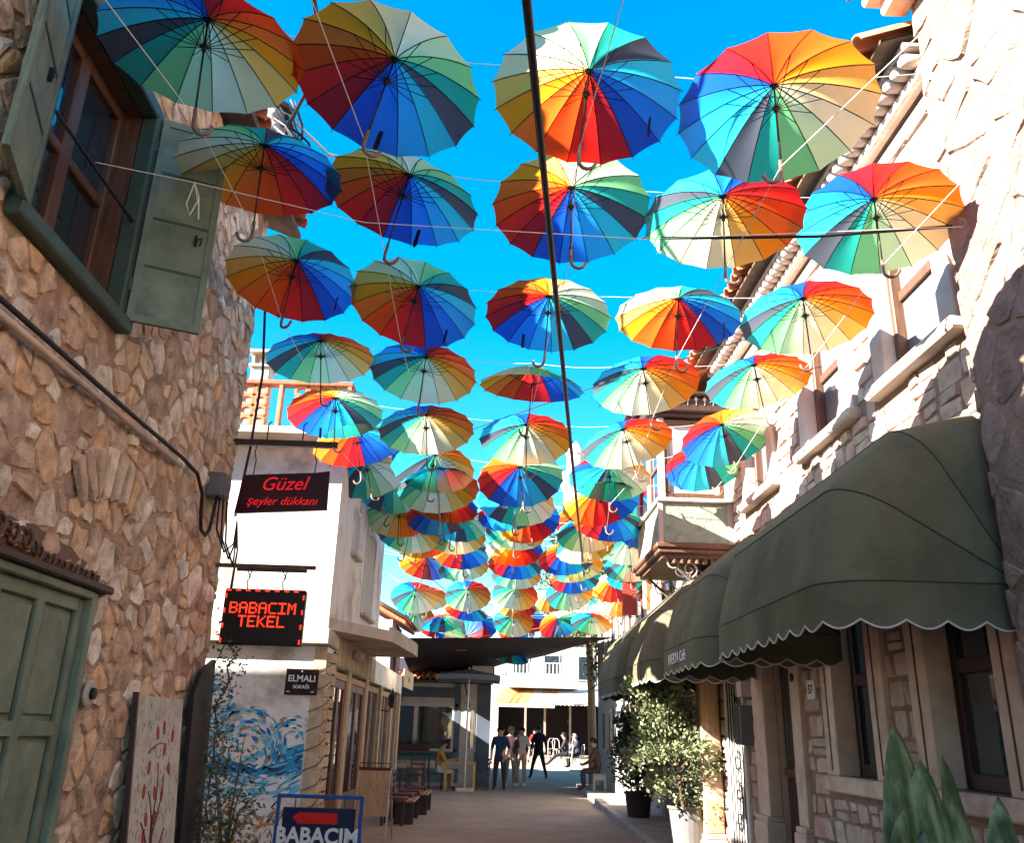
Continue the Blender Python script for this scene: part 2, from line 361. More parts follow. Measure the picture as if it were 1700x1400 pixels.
def stand(**kw):
    P = dict(pelvis=(0, 0, .93), waist=(0, .01, 1.10), chest=(0, .0, 1.32), neck=(0, .0, 1.48), jaw=(0, .025, 1.575), skull=(0, .01, 1.655),
             shl=(-.185, 0, 1.40), shr=(.185, 0, 1.40), ell=(-.25, -.02, 1.12), elr=(.25, -.02, 1.12), wrl=(-.25, .06, .87), wrr=(.25, .06, .87), hal=(-.25, .08, .80), har=(.25, .08, .80),
             hpl=(-.095, 0, .86), hpr=(.095, 0, .86), knl=(-.12, .02, .48), knr=(.12, .02, .48), anl=(-.14, -.02, .08), anr=(.14, -.02, .08), tol=(-.16, .13, .045), tor=(.16, .13, .045))
    P.update(kw); return P
def sit(**kw):
    P = dict(pelvis=(0, 0, .54), waist=(0, .02, .70), chest=(0, .08, .92), neck=(0, .12, 1.08), jaw=(0, .17, 1.17), skull=(0, .16, 1.25),
             shl=(-.18, .09, 1.0), shr=(.18, .09, 1.0), ell=(-.25, .20, .76), elr=(.25, .20, .76), wrl=(-.12, .40, .66), wrr=(.12, .40, .66), hal=(-.06, .45, .65), har=(.06, .45, .65),
             hpl=(-.10, .05, .50), hpr=(.10, .05, .50), knl=(-.14, .44, .50), knr=(.14, .44, .50), anl=(-.14, .40, .09), anr=(.14, .40, .09), tol=(-.15, .55, .045), tor=(.15, .55, .045))
    P.update(kw); return P
FIG = dict(
    blue=figure(stand(wrl=(-.20, .14, .90), hal=(-.15, .18, .84), ell=(-.27, -.01, 1.13))),
    cap=figure(stand()),
    grey=figure(stand(elr=(.27, .10, 1.16), wrr=(.12, .26, 1.38), har=(.07, .24, 1.45), knl=(-.11, .06, .48), anl=(-.13, .06, .08), tol=(-.14, .21, .045), anr=(.12, -.12, .08), tor=(.14, .03, .045))),
    black=figure(stand(knl=(-.17, .10, .48), anl=(-.24, .14, .08), tol=(-.25, .29, .045), knr=(.16, -.06, .48), anr=(.23, -.16, .09), tor=(.24, -.02, .045), wrl=(-.29, .14, .88), wrr=(.28, -.04, .88)), long_sleeve=True),
    stool=figure(sit(), long_sleeve=True),
    table=figure(sit(wrr=(.10, .42, .80), har=(.08, .48, .82), wrl=(-.10, .42, .80), hal=(-.06, .48, .82)), shorts=True),
    redsit=figure(sit()),
    lounge=figure(sit(knl=(-.12, .44, .47), anl=(-.14, .80, .12), tol=(-.15, .93, .14), knr=(.10, .46, .47), anr=(.12, .86, .10), tor=(.13, .99, .13)), long_sleeve=True),
    lounge2=figure(sit(), long_sleeve=True))

# ---------------------------------------------------------------- masonry
def clip(poly, nx, ny, d):
    out = []
    for i in range(len(poly)):
        a = poly[i]; b = poly[(i + 1) % len(poly)]
        da = a[0] * nx + a[1] * ny - d; db = b[0] * nx + b[1] * ny - d
        if da <= 0: out.append(a)
        if da * db < 0: t = da / (da - db); out.append((a[0] + (b[0] - a[0]) * t, a[1] + (b[1] - a[1]) * t))
    return out
def area_c(p):
    A = cx = cy = 0
    for i in range(len(p)):
        x0, y0 = p[i]; x1, y1 = p[(i + 1) % len(p)]; c = x0 * y1 - x1 * y0; A += c; cx += (x0 + x1) * c; cy += (y0 + y1) * c
    A /= 2
    return (abs(A), cx / (6 * A), cy / (6 * A)) if abs(A) > 1e-9 else (0, 0, 0)
def cut_openings(p, cx, cy, ops):
    for (a, b, c, d) in ops:
        if a < cx < b and c < cy < d: return []
        if max(q[0] for q in p) <= a or min(q[0] for q in p) >= b or max(q[1] for q in p) <= c or min(q[1] for q in p) >= d: continue
        sep = [(a - cx, (1, 0, a)), (cx - b, (-1, 0, -b)), (c - cy, (0, 1, c)), (cy - d, (0, -1, -d))]
        p = clip(p, *max(sep)[1])
        if len(p) < 3: return []
    return p
def voronoi(rect, su, sv, ops, rng, jit=.42):
    u0, u1, v0, v1 = rect; sites = []; nr = int((v1 - v0) / sv) + 2; nc = int((u1 - u0) / su) + 2
    for r in range(-1, nr):
        for c in range(-1, nc):
            sites.append((u0 + (c + .5 * (r % 2) + rng.uniform(-jit, jit)) * su, v0 + (r + rng.uniform(-jit, jit)) * sv, rng.uniform(0, 1)))
    out = []
    for i, (x, y, w) in enumerate(sites):
        if not (u0 - su < x < u1 + su and v0 - sv < y < v1 + sv): continue
        p = [(u0, v0), (u1, v0), (u1, v1), (u0, v1)]
        for (a, b, w2) in sites:
            dx, dy = (a - x), (b - y)
            if (dx or dy) and abs(dx) < 2.6 * su and abs(dy) < 2.6 * sv:
                t = .5 + .30 * (w - w2)
                p = clip(p, dx, dy, (x + dx * t) * dx + (y + dy * t) * dy)
                if len(p) < 3: break
        if len(p) < 3: continue
        A, cx, cy = area_c(p)
        if A < .0012: continue
        p = cut_openings(p, cx, cy, ops)
        if len(p) >= 3: out.append(p)
    return out
def courses(rect, hmin, hmax, lmin, lmax, ops, rng):
    u0, u1, v0, v1 = rect; out = []; v = v0
    while v < v1 - .02:
        h = min(rng.uniform(hmin, hmax), v1 - v); u = u0 - rng.uniform(0, lmin)
        while u < u1:
            l = rng.uniform(lmin, lmax); j = lambda: rng.uniform(-.012, .012)
            sub = [(u, v, u + l, v + h)]
            if rng.random() < .22: mvv = v + h * rng.uniform(.4, .6); sub = [(u, v, u + l, mvv), (u, mvv, u + l, v + h)]
            for (a, b, c, d) in sub:
                p = [(max(u0, a + j()), b + j()), (min(u1, c + j()), b + j()), (min(u1, c + j()), d + j()), (max(u0, a + j()), d + j())]
                A, cx, cy = area_c(p)
                if A < .004: continue
                p = cut_openings(p, cx, cy, ops)
                if len(p) >= 3: out.append(p)
            u += l
        v += h
    return out
def stone_geo(mb, poly, fn, rng, gap, proud, rag=.25, mi=0):
    A, cx, cy = area_c(poly); r = math.sqrt(A / math.pi); k = max(.4, 1 - gap / r)
    pts = []
    n = len(poly)
    for i in range(n):
        a = poly[i]; b = poly[(i + 1) % n]
        q = 1 - .10 * rng.random()
        L = math.hypot(b[0] - a[0], b[1] - a[1])
        if rag > .3:
            for t in ((.10, .5, .90) if L > .16 else (.12, .88) if L > .05 else (.5,)):
                m = (a[0] + (b[0] - a[0]) * t, a[1] + (b[1] - a[1]) * t); q = k * (1 + rng.uniform(-rag, rag * .5) * .13)
                pts.append((cx + (m[0] - cx) * q, cy + (m[1] - cy) * q))
            continue
        pts.append((cx + (a[0] - cx) * k * q, cy + (a[1] - cy) * k * q))
        if L > .09:
            t = rng.uniform(.35, .65); m = (a[0] + (b[0] - a[0]) * t, a[1] + (b[1] - a[1]) * t); q = k * (1 + rng.uniform(-rag, rag) * .28)
            pts.append((cx + (m[0] - cx) * q, cy + (m[1] - cy) * q))
    m = len(pts); hp = proud * rng.uniform(.45, 1.3); tx, ty = rng.uniform(-.10, .10), rng.uniform(-.10, .10)
    vs = [fn(u, v, -.012) for u, v in pts]
    for u, v in pts:
        q = rng.uniform(.84, .93); uu, vv = cx + (u - cx) * q, cy + (v - cy) * q
        vs.append(fn(uu, vv, max(.003, hp * rng.uniform(.75, 1.1) + tx * (uu - cx) + ty * (vv - cy))))
    vs.append(fn(cx, cy, hp * rng.uniform(1.0, 1.3)))
    fs = [(i, (i + 1) % m, m + (i + 1) % m, m + i) for i in range(m)] + [(m + i, m + (i + 1) % m, 2 * m) for i in range(m)]
    mb.add(vs, fs, mi)
def lay_stones(polys, fn, parent, mat, rng, gap, proud, limit=290, drop=0., name='stone', rag=.25):
    polys = [p for p in polys if rng.random() >= drop]
    polys.sort(key=lambda p: -area_c(p)[0])
    for p in polys[:limit]:
        mb = MB(); stone_geo(mb, p, fn, rng, gap, proud, rag); part(name, mb, mat, parent, smooth=rag < .85 and rag > .3)
    if polys[limit:]:
        mb = MB()
        for p in polys[limit:]: stone_geo(mb, p, fn, rng, gap, proud, rag)
        part('small_' + name + 's', mb, mat, parent, kind='stuff', smooth=rag < .85 and rag > .3)

# ---------------------------------------------------------------- ground
def gz(y): return 0. if y < 28 else min((y - 28) * .026, .6)
mb = MB(); ys = [-60, -10, 0, 10, 20, 28, 34, 40, 46, 51, 80, 160, 800]; xs = [-600, -60, -12, -6, -3, 0, 3, 6, 12, 60, 600]
mb.add([(x, y, gz(y)) for y in ys for x in xs], [(r * 11 + c, r * 11 + c + 1, (r + 1) * 11 + c + 1, (r + 1) * 11 + c) for r in range(len(ys) - 1) for c in range(10)])
tag(part('street', mb, m_road), kind='structure')
def kx(y): return 2.0 + .0285 * y
mb = MB()
ys = [-4, 4, 12, 20, 29.5]
for a, b in zip(ys, ys[1:]):
    mb.add([(kx(a) + .14, a, .118), (4.2, a, .118), (4.2, b, .118), (kx(b) + .14, b, .118), (kx(a) + .14, a, -.05), (4.2, a, -.05), (4.2, b, -.05), (kx(b) + .14, b, -.05)], [(0, 1, 2, 3), (0, 3, 7, 4), (1, 2, 6, 5)])
mb.add([(kx(29.5) + .14, 29.5, .118), (4.2, 29.5, .118), (4.2, 29.5, -.05), (kx(29.5) + .14, 29.5, -.05)], [(0, 1, 2, 3)])
pv = tag(part('pavement', mb, m_pave), kind='structure')
y = 4.
while y < 29.4:
    e = min(y + .98, 29.5); mb = MB(); dx = R.uniform(-.008, .008)
    mb.prism([(kx(y) + dx, y + .006), (kx(y) + .14, y + .006), (kx(e) + .14, e - .006), (kx(e) + dx, e - .006)], lambda u, v, h: (u, v, h), -.05, .122 + R.uniform(-.004, .006))
    part('kerb_stone', mb, m_kerb, pv); y += .98
for (y0, x0, x1, n) in ((17.2, kx(17.2) + .15, 3.45, 1),):
    pass

# ---------------------------------------------------------------- left stone house
XL = -2.6
fl = lambda u, v, h: (XL + h, u, v)
h1 = thing('stone_house', 'old rubble stone house with green shutters and green double door', 'house', (-5, 4, 0))
WY0, WY1, WZ0, WZ1 = 4.05, 5.27, 4.16, 5.74
DY0, DY1, DZ = 3.55, 5.78, 2.38
mb = MB()   # wall core with the openings left free
for (a, b, c, d) in ((-6, WY0, 0, 6.75), (WY1, 8.28, 0, 6.75), (WY0, WY1, DZ + .02, WZ0), (WY0, WY1, WZ1, 6.75)):
    if c == 0 and a == -6: mb.box(-3.15, XL, a, DY0, 0, 6.75); mb.box(-3.15, XL, DY0, b, DZ + .02, 6.75); continue
    if c == 0: mb.box(-3.15, XL, DY1, b, 0, 6.75); mb.box(-3.15, XL, a, DY1, DZ + .02, 6.75); continue
    mb.box(-3.15, XL, a, b, c, d)
mb.box(-7, -3.15, 8.0, 8.28, 0, 6.75).box(-7, -6.7, -6, 8.0, 0, 6.75)
part('wall', mb, m_mortL, h1)
rng = random.Random(5)
ops = [(WY0 - .1, WY1 + .1, WZ0 - .1, WZ1 + .15), (DY0 - .1, DY1 + .02, -1, DZ + .06), (WY0 - .2, WY1 + .3, WZ1, WZ1 + .16)]
polys = voronoi((2.2, 8.27, .0, 6.75), .27, .135, ops, rng, .47)
lay_stones(polys, fl, h1, m_stoneL, rng, .012, .020, limit=295, drop=.18, rag=.9)
# squared quoins on the far corner of the wall
fe = lambda u, v, h: (u, 8.28 + h, v)
v = 0.
mb = MB()
# relieving arch of thin upright stones over the blocked opening
for i in range(9):
    q = math.radians(-38 + i * 9.5); cy, cz = 5.75, 2.35; r0, r1 = .62, 1.0
    mm = MB(); pl = [(cy + r0 * math.sin(q - .055), cz + r0 * math.cos(q - .055)), (cy + r0 * math.sin(q + .055), cz + r0 * math.cos(q + .055)), (cy + r1 * math.sin(q + .06), cz + r1 * math.cos(q + .06)), (cy + r1 * math.sin(q - .06), cz + r1 * math.cos(q - .06))]
    stone_geo(mm, pl, lambda u, v, h: fl(u, v, h + .03), rng, .006, .03); part('arch_stone', mm, m_stoneL, h1)
# eaves and roof
ro = part('roof', MB().add([(-2.28, -6, 6.78), (-2.28, 8.5, 6.78), (-4.7, 8.5, 7.75), (-4.7, -6, 7.75), (-2.28, -6, 6.70), (-2.28, 8.5, 6.70), (-4.7, 8.5, 7.65), (-4.7, -6, 7.65), (-7.2, 8.5, 6.75), (-7.2, -6, 6.75)],
     [(0, 1, 2, 3), (4, 5, 6, 7), (0, 1, 5, 4), (1, 2, 6, 5), (3, 2, 8, 9)]), m_bark, h1)
def barrel(p0, p1, r, up, side, n=6):
    mb = MB(); p0 = Vector(p0); p1 = Vector(p1); up = Vector(up); side = Vector(side); vs = []; k = 7
    for p, rr in ((p0, r), (p1, r * .82)):
        for t in (1, .82):
            for i in range(k):
                q = math.pi * i / (k - 1); vs.append(p + side * math.cos(q) * rr * t + up * math.sin(q) * rr * t)
    fs = []
    for i in range(k - 1): fs += [(i, i + 1, 2 * k + i + 1, 2 * k + i), (k + i, k + i + 1, 3 * k + i + 1, 3 * k + i), (i, i + 1, k + i + 1, k + i)]
    return mb.add(vs, fs)
tme = barrel((0, 0, 0), (-.95, 0, .385), .085, (.375, 0, .927), (0, 1, 0)).mesh('roof_tile', m_tile, True)
for i in range(32):
    part('roof_tile', tme, None, ro, mat=Matrix.Translation((-2.2 + R.uniform(-.03, .02), 2.6 + i * .185, 6.80 + R.uniform(-.01, .01))))
# upper window: green outer frame, brown casement, panes, iron bar
w = part('window', MB().box(-2.66, -2.54, WY0 - .09, WY0 + .014, WZ0 - .09, WZ1 + .09, b=.012).box(-2.66, -2.54, WY1 - .014, WY1 + .09, WZ0 - .09, WZ1 + .09, b=.012)
   .box(-2.66, -2.535, WY0 + .015, WY1 - .015, WZ1 - .014, WZ1 + .09, b=.012).box(-2.66, -2.50, WY0 - .13, WY1 + .13, WZ0 - .10, WZ0 - .0, b=.012), m_greend, h1)
cs = MB(); x0, x1 = -2.86, -2.78
for (a, b) in ((WY0, WY0 + .075), (WY1 - .075, WY1), ((WY0 + WY1) / 2 - .06, (WY0 + WY1) / 2 + .06)): cs.box(x0, x1, a, b, WZ0, WZ1, b=.01)
for (a, b) in ((WZ0, WZ0 + .08), (WZ1 - .08, WZ1), (4.92, 4.99)): cs.box(x0 + .004, x1 - .004, WY0 + .01, WY1 - .01, a, b, b=.01)
cs.box(-3.1, -2.66, WY0 - .0, WY0 + .012, WZ0, WZ1).box(-3.1, -2.66, WY1 - .012, WY1, WZ0, WZ1).box(-3.1, -2.66, WY0, WY1, WZ1 - .01, WZ1 - .0).box(-3.1, -2.66, WY0 + .012, WY1 - .012, WZ0 + .0, WZ0 + .012)
part('casement', cs, m_wood, w)
cy = (WY0 + WY1) / 2
for (a, b) in ((WY0 + .075, cy - .06), (cy + .06, WY1 - .075)):
    for (c, d) in ((WZ0 + .08, 4.92), (4.99, WZ1 - .08)): part('pane', MB().box(-2.835, -2.825, a, b, c, d), m_glass, w)
part('iron_bar', MB().tube([(-2.58, WY0 - .04, 4.86), (-2.58, WY1 + .04, 4.86)], .011, 8), m_black, w)
# shutters: sheet metal leaves with raised borders
def shutter(hy, tip, latch):
    d = Vector((tip[0] - XL - .07, tip[1] - hy, 0)); L = d.length; d.normalize(); nrm = Vector((-d.y, d.x, 0))
    base = Vector((XL + .07, hy, WZ0 - .02)); H = WZ1 - WZ0 + .05
    fn = lambda u, v, h: tuple(base + d * u + nrm * h + Vector((0, 0, v)))
    s = part('shutter', MB().prism([(0, 0), (L, 0), (L, H), (0, H)], fn, -.006, .006), m_green, h1)
    for sg in (-1, 1):
        o = lambda a: sg * a
        fr = MB()
        for (a, b, c, e) in ((0, L, 0, .05), (0, L, H - .05, H), (0, .045, .05, H - .05), (L - .045, L, .05, H - .05)): fr.prism([(a, c), (b, c), (b, e), (a, e)], fn, sg * .0062, sg * .018)
        part('border', fr, m_green, s)
        for c in (.42, .80, 1.18):
            part('rail', MB().prism([(.05, c), (L - .05, c), (L - .05, c + .018), (.05, c + .018)], fn, sg * .0064, sg * .012), m_greend, s)
        part('latch', MB().prism([(L * latch, .66), (L * latch + .02, .66), (L * latch + .02, .74), (L * latch, .74)], fn, sg * .0064, sg * .03).tube([fn(L * latch + .01, .70, sg * .03), fn(L * latch + .05, .72, sg * .04), fn(L * latch + .04, .66, sg * .04)], .006, 6), m_black, s)
    for z in (.22, 1.35): part('hinge', MB().tube([fn(-.01, z, 0), fn(-.01, z + .09, 0)], .014, 8), m_greend, s)
    return s
shutter(WY1 + .06, (-2.10, 5.52), .72)
shutter(WY0 - .06, (-2.36, 3.46), .35)
# door
dr = part('door', MB().box(-2.70, -2.645, DY0, DY1 - .07, -.0, DZ - .05), m_green, h1)
part('door_frame', MB().box(-2.72, -2.565, DY1 - .068, DY1, 0, DZ, b=.008).box(-2.72, -2.563, DY0, DY1 - .068, DZ - .05, DZ + .005, b=.008), m_green, dr)
for (a, b) in ((3.6, 4.58), (4.64, 5.695)):
    mid = (a + b) / 2
    for (c, d) in ((.15, 1.50), (1.62, 2.29)) if False else ((.15, .72), (.80, 1.53), (1.63, 2.27)):
        pass
    for z in (.02, 1.50, 2.245): part('rail', MB().box(-2.6445, -2.613, a, b, z, z + .085, b=.006), m_green, dr)
    for yy in (a, mid - .04, b - .08): part('stile', MB().box(-2.6443, -2.611, yy, yy + .08, 0, 2.33, b=.006), m_green, dr)
    for (c, d) in ((a + .11, mid - .07), (mid + .07, b - .11)):
        for (e, g) in ((.14, 1.47), (1.62, 2.215)): part('panel', MB().box(-2.6446, -2.628, c, d, e, g, b=.012), m_green, dr)
part('handle', MB().box(-2.612, -2.600, 4.64, 4.70, 1.54, 1.76, b=.004).tube([(-2.60, 4.67, 1.66), (-2.55, 4.67, 1.66), (-2.545, 4.80, 1.66)], .011, 8), m_black, dr)
part('lintel', MB().box(-2.66, -2.52, DY0 - .1, DY1 + .12, DZ + .006, DZ + .055, b=.01), m_wooddk, dr)
# carved scrollwork over the door
oc = part('carved_ornament', MB().prism([(4.0, DZ + .05)] + [(4.0 + i * .12, DZ + .06 + .17 * max(.12, math.sin((i + .4) / 15.5 * math.pi) ** .8) + .02 * (i % 2)) for i in range(15)] + [(5.72, DZ + .05)], fl, .0, .02), m_wood, h1)
for i in range(34):
    cy = 4.05 + i * .05; H = .16 * max(.2, math.sin((i + 1) / 21 * math.pi)); pts = []
    for k in range(15):
        q = k * .55 * (1 if i % 2 else -1) + i; rr = .055 * (1 - k / 17) * (.7 + H * 3); pts.append(fl(cy + rr * math.cos(q), DZ + .06 + H * .6 + rr * math.sin(q), .03 + .01 * (i % 3)))
    part('scroll', MB().tube(pts, [.013 * (1 - k / 20) for k in range(15)], 6), m_woodor if i % 3 == 0 else m_wood, oc, smooth=True)
# bell by the door
bl = part('door_bell', MB().lathe([(.085, 0), (.085, .012), (.07, .02), (.001, .02)], n=20).xf(Matrix.Translation((XL + .03, 5.90, 1.76)) @ Matrix.Rotation(math.pi / 2, 4, 'Y')), m_trimw, h1)
part('button', MB().lathe([(.038, .02), (.035, .045), (.001, .05)], n=14).xf(Matrix.Translation((XL + .03, 5.90, 1.76)) @ Matrix.Rotation(math.pi / 2, 4, 'Y')), m_black, bl)

# cables on the wall
pts = [(-2.52, 2.0, 3.56), (-2.52, 4.0, 3.58), (-2.52, 5.6, 3.585), (-2.52, 6.7, 3.60), (-2.52, 7.1, 3.58), (-2.51, 7.26, 3.45), (-2.51, 7.30, 3.28), (-2.51, 7.36, 3.16), (-2.50, 7.46, 3.13), (-2.50, 7.55, 3.20), (-2.50, 7.60, 3.40), (-2.50, 7.62, 3.52)]
whole('wall_cable', MB().tube(pts, .016, 8), m_rubber, 'black cable running down the rubble stone wall into a loop', 'cable', smooth=True)
whole('cable_conduit', MB().tube([(-2.535, 2.0, 3.515), (-2.535, 4.9, 3.525), (-2.535, 6.75, 3.545)], .020, 8), m_trim, 'pale plastic conduit under the black cable on the stone wall', 'conduit', smooth=True)
jb = thing('junction_box', 'grey junction box at the corner of the stone wall', 'junction box', (-2.55, 7.68, 3.52))
part('box', MB().box(-2.60, -2.45, 7.58, 7.78, 3.52, 3.74, b=.012), m_greypl, jb); part('lid', MB().box(-2.449, -2.436, 7.59, 7.77, 3.53, 3.73, b=.006), m_greypl, jb)
for k in range(3):
    pts = [(-2.50 + .02 * k, 7.70 + .05 * k, 3.52), (-2.50 + .03 * k, 7.74 + .06 * k, 3.25 - .05 * k), (-2.47 + .03 * k, 7.95 + .06 * k, 3.08 - .05 * k), (-2.45, 8.14 + .03 * k, 3.2), (-2.46, 8.18 + .02 * k, 3.42 - .06 * k), (-2.44, 8.25, 3.15), (-2.45, 8.26 - .02 * k, 2.7)]
    whole('loose_cable', MB().tube(pts, .009, 6), m_rubber, 'slack black cable looping from the junction box to the wall corner', 'cable', 'slack cables below the junction box', smooth=True)
whole('drop_cable', MB().tube([(-2.50, 8.22, 5.9), (-2.44, 8.30, 5.0), (-2.47, 8.32, 4.2), (-2.52, 8.30, 3.5)], .014, 8), m_rubber, 'black cable dropping down the far corner of the stone wall', 'cable', smooth=True)

# hanging signs on brackets
sg = thing('hanging_sign', 'maroon sign with red neon script hanging from a black bar', 'sign', (-2.1, 8.2, 3.5))
part('bracket', MB().box(-2.70, -1.58, 8.17, 8.22, 4.19, 4.25), m_wooddk, sg)
for x in (-2.37, -1.78): part('rod', MB().tube([(x, 8.195, 4.19), (x - .012, 8.195, 4.12), (x + .01, 8.195, 4.05), (x, 8.195, 3.88)], .006, 6), m_black, sg)
for x in (-2.28, -1.93): part('stay', MB().tube([(x, 8.195, 4.25), (x, 8.195, 4.42), (x + .03, 8.195, 4.45)], .007, 6), m_black, sg)
bd = part('board', MB().prism([(-2.50, 3.50), (-1.62, 3.56), (-1.63, 3.95), (-1.76, 3.93), (-2.46, 3.885)], lambda u, v, h: (u, 8.195 + h, v), -.015, .015), m_maroon, sg)
part('lettering', T_GUZ, None, bd, mat=plane_mat((-2.06, 8.168, 3.80), (1, 0, .07))); part('lettering', T_SEY, None, bd, mat=plane_mat((-2.06, 8.168, 3.63), (1, 0, .05)))
F57 = {'B': '11110 10001 10001 11110 10001 10001 11110', 'A': '01110 10001 10001 11111 10001 10001 10001', 'C': '01111 10000 10000 10000 10000 10000 01111', 'I': '11111 00100 00100 00100 00100 00100 11111',
       'M': '10001 11011 10101 10101 10001 10001 10001', 'T': '11111 00100 00100 00100 00100 00100 00100', 'E': '11111 10000 10000 11110 10000 10000 11111', 'K': '10001 10010 10100 11000 10100 10010 10001', 'L': '10000 10000 10000 10000 10000 10000 11111'}
ls = thing('led_sign', 'dark dot matrix sign glowing with two lines of red letters', 'sign', (-2.1, 8.2, 2.3))
part('bracket', MB().box(-2.66, -1.67, 8.17, 8.21, 2.985, 3.02), m_wood, ls); part('bracket', MB().box(-2.4, -1.75, 8.172, 8.208, 2.955, 2.984), m_wooddk, ls)
for x in (-2.28, -1.95): part('chain', MB().tube([(x - .02, 8.19, 2.96), (x + .012, 8.19, 2.90), (x - .012, 8.19, 2.86), (x, 8.19, 2.78)], .006, 6).tube([(x + .02, 8.19, 2.96), (x, 8.19, 2.89)], .006, 6), m_black, ls)
cb = part('cabinet', MB().box(-2.47, -1.725, 8.14, 8.22, 2.28, 2.785, b=.012), m_led, ls)
dots = MB(); dx = .0148
def dot(x, z, s=.0062): dots.box(x - s, x + s, 8.134, 8.1395, z - s, z + s)
for row, (word, zt) in enumerate((('BABACIM', 2.655), ('TEKEL', 2.535))):
    Wd = len(word) * 6 - 1; x0 = -2.098 - Wd * dx / 2
    for li, ch in enumerate(word):
        for r, line in enumerate(F57[ch].split()):
            for c, b in enumerate(line):
                if b == '1': dot(x0 + (li * 6 + c) * dx, zt - r * .0148)
for i in range(48):
    if (i // 3) % 2 == 0: dot(-2.45 + i * .0148, 2.768)
for i in range(32):
    if (i // 3) % 3 == 0: dot(-2.452, 2.30 + i * .0148); dot(-1.742, 2.30 + i * .0148)
part('lit_dots', dots, m_ledon, cb, kind='stuff')
part('wire', MB().tube([(-2.42, 8.18, 2.28), (-2.46, 8.20, 2.18), (-2.50, 8.22, 2.1)], .005, 6), m_black, ls)

# painted board, dark board, sandwich sign
pb = thing('painted_board', 'tall white board painted with a red flowering tree leaning on the stone wall', 'painted board', (-2.5, 7.1, 0))
fb = lambda u, v, h: (-2.535 + h + (1.8 - v) * .085, 6.64 + u, v)
brd = part('board', MB().prism([(0, 0), (.98, 0), (.98, 1.78), (0, 1.78)], fb, -.025, .0), M('board_white', (.52, .49, .42), .7, .1, 6, .2, 30, col2=(.38, .36, .31), c2=.45, c2s=8), pb)
part('edge_strip', MB().prism([(-.03, 0), (-.002, 0), (-.002, 1.80), (-.03, 1.80)], fb, -.03, .008), m_wooddk, pb)
m_pr = M('paint_red', (.30, .025, .02), .6, .2, 8, 0); m_pb = M('paint_stem', (.12, .02, .02), .6, .2, 8, 0); m_pk = M('paint_ink', (.05, .05, .045), .7, .2, 8, 0)
st = MB()
for (pts, r) in (([(.42, 0), (.44, .4), (.46, .75), (.44, .95)], .022), ([(.45, .5), (.58, .72), (.72, .84)], .009), ([(.44, .55), (.30, .85), (.22, .92)], .009), ([(.46, .75), (.40, 1.0), (.33, 1.12)], .007),
                 ([(.45, .9), (.50, 1.15), (.50, 1.3)], .006), ([(.46, .8), (.62, 1.1), (.63, 1.22)], .006), ([(.28, 1.38), (.42, 1.47), (.60, 1.44)], .006), ([(.45, .45), (.62, .58), (.80, .62)], .008), ([(.44, .6), (.30, .64), (.2, .55)], .007)):
    a_, b_, c_ = pts[0], pts[len(pts) // 2], pts[-1]
    st.tube([fb((1 - t) ** 2 * a_[0] + 2 * t * (1 - t) * b_[0] + t * t * c_[0] + (.025 if r < .02 else 0) * math.sin(3.14 * t), (1 - t) ** 2 * a_[1] + 2 * t * (1 - t) * b_[1] + t * t * c_[1], .002) for t in [k / 8 for k in range(9)]], [r * (1 - .06 * k) for k in range(9)], 6)
part('painted_stem', st, m_pb, brd)
for (u, v) in ((.45, 1.52), (.58, 1.56), (.78, 1.50), (.62, 1.40), (.32, 1.28), (.74, 1.26), (.25, 1.12), (.47, 1.10), (.62, 1.08), (.33, .93), (.50, .93), (.30, .82), (.16, .70), (.48, .70), (.70, .62), (.30, .50), (.55, .55), (.10, .32), (.62, .35), (.36, .30)):
    a = R.uniform(-.3, .3); pts = []
    for k in range(10):
        q = 2 * math.pi * k / 10; x = .028 * math.cos(q); y = .052 * math.sin(q); pts.append((u + x * math.cos(a) - y * math.sin(a), v + x * math.sin(a) + y * math.cos(a)))
    part('painted_flower', MB().prism(pts, fb, .0005, .0035), m_pr, brd)
ink = MB()
for k in range(300):
    u = R.uniform(.05, .94); v = R.uniform(.1, 1.72); L = R.uniform(.01, .045); ink.prism([(u, v), (u + .004, v), (u + .004 + R.uniform(-.008, .008), v + L), (u, v + L)], fb, .0004, .0014)
part('script_lines', ink, m_pk, brd, kind='stuff')
fd = lambda u, v, h: (-2.52 + h + (2.2 - v) * .05, 7.72 + u, v)
whole('dark_board', MB().prism([(0, 0), (.52, 0), (.52, 2.15), (.16, 2.02), (0, 1.85)], fd, -.02, .02), M('plank_dark', (.016, .008, .010), .6, .2, 6, .1), 'tall dark brown plank leaning at the corner of the stone wall', 'board')
ss = thing('pavement_sign', 'navy pavement sign with a red arrow in a blue metal frame', 'sign', (-1.65, 9.5, 0), math.radians(-4))
fr = MB()
for x in (-.42, .42): fr.box(x - .018, x + .018, -.018, .018, .0, .92, b=.004)
fr.box(-.438, .438, -.0185, .0185, .92, .956, b=.004).box(-.40, .40, -.016, .016, .10, .13); part('frame', fr, m_blue, ss, world=False)
for x in (-.25, .25): part('hook', MB().tube([(x, 0, .92), (x, 0, .835)], .006, 6), m_black, ss, world=False)
pn = part('panel', MB().box(-.365, .365, -.012, .012, .18, .835, b=.003), m_navy, ss, world=False)
part('arrow', MB().prism([(-.26, .745), (-.19, .80), (-.19, .79), (.19, .79), (.19, .69), (-.19, .69), (-.19, .675)], lambda u, v, h: (u, h, v), -.0165, -.0125), m_red, pn, world=False)
part('lettering', T_BAB, None, pn, world=False, mat=plane_mat((0, -.0145, .575), (1, 0, 0)))
for s in (-1, 1): part('foot', MB().box(s * .42 - .02, s * .42 + .02, -.22, .22, 0, .035, b=.004), m_blue, ss, world=False)

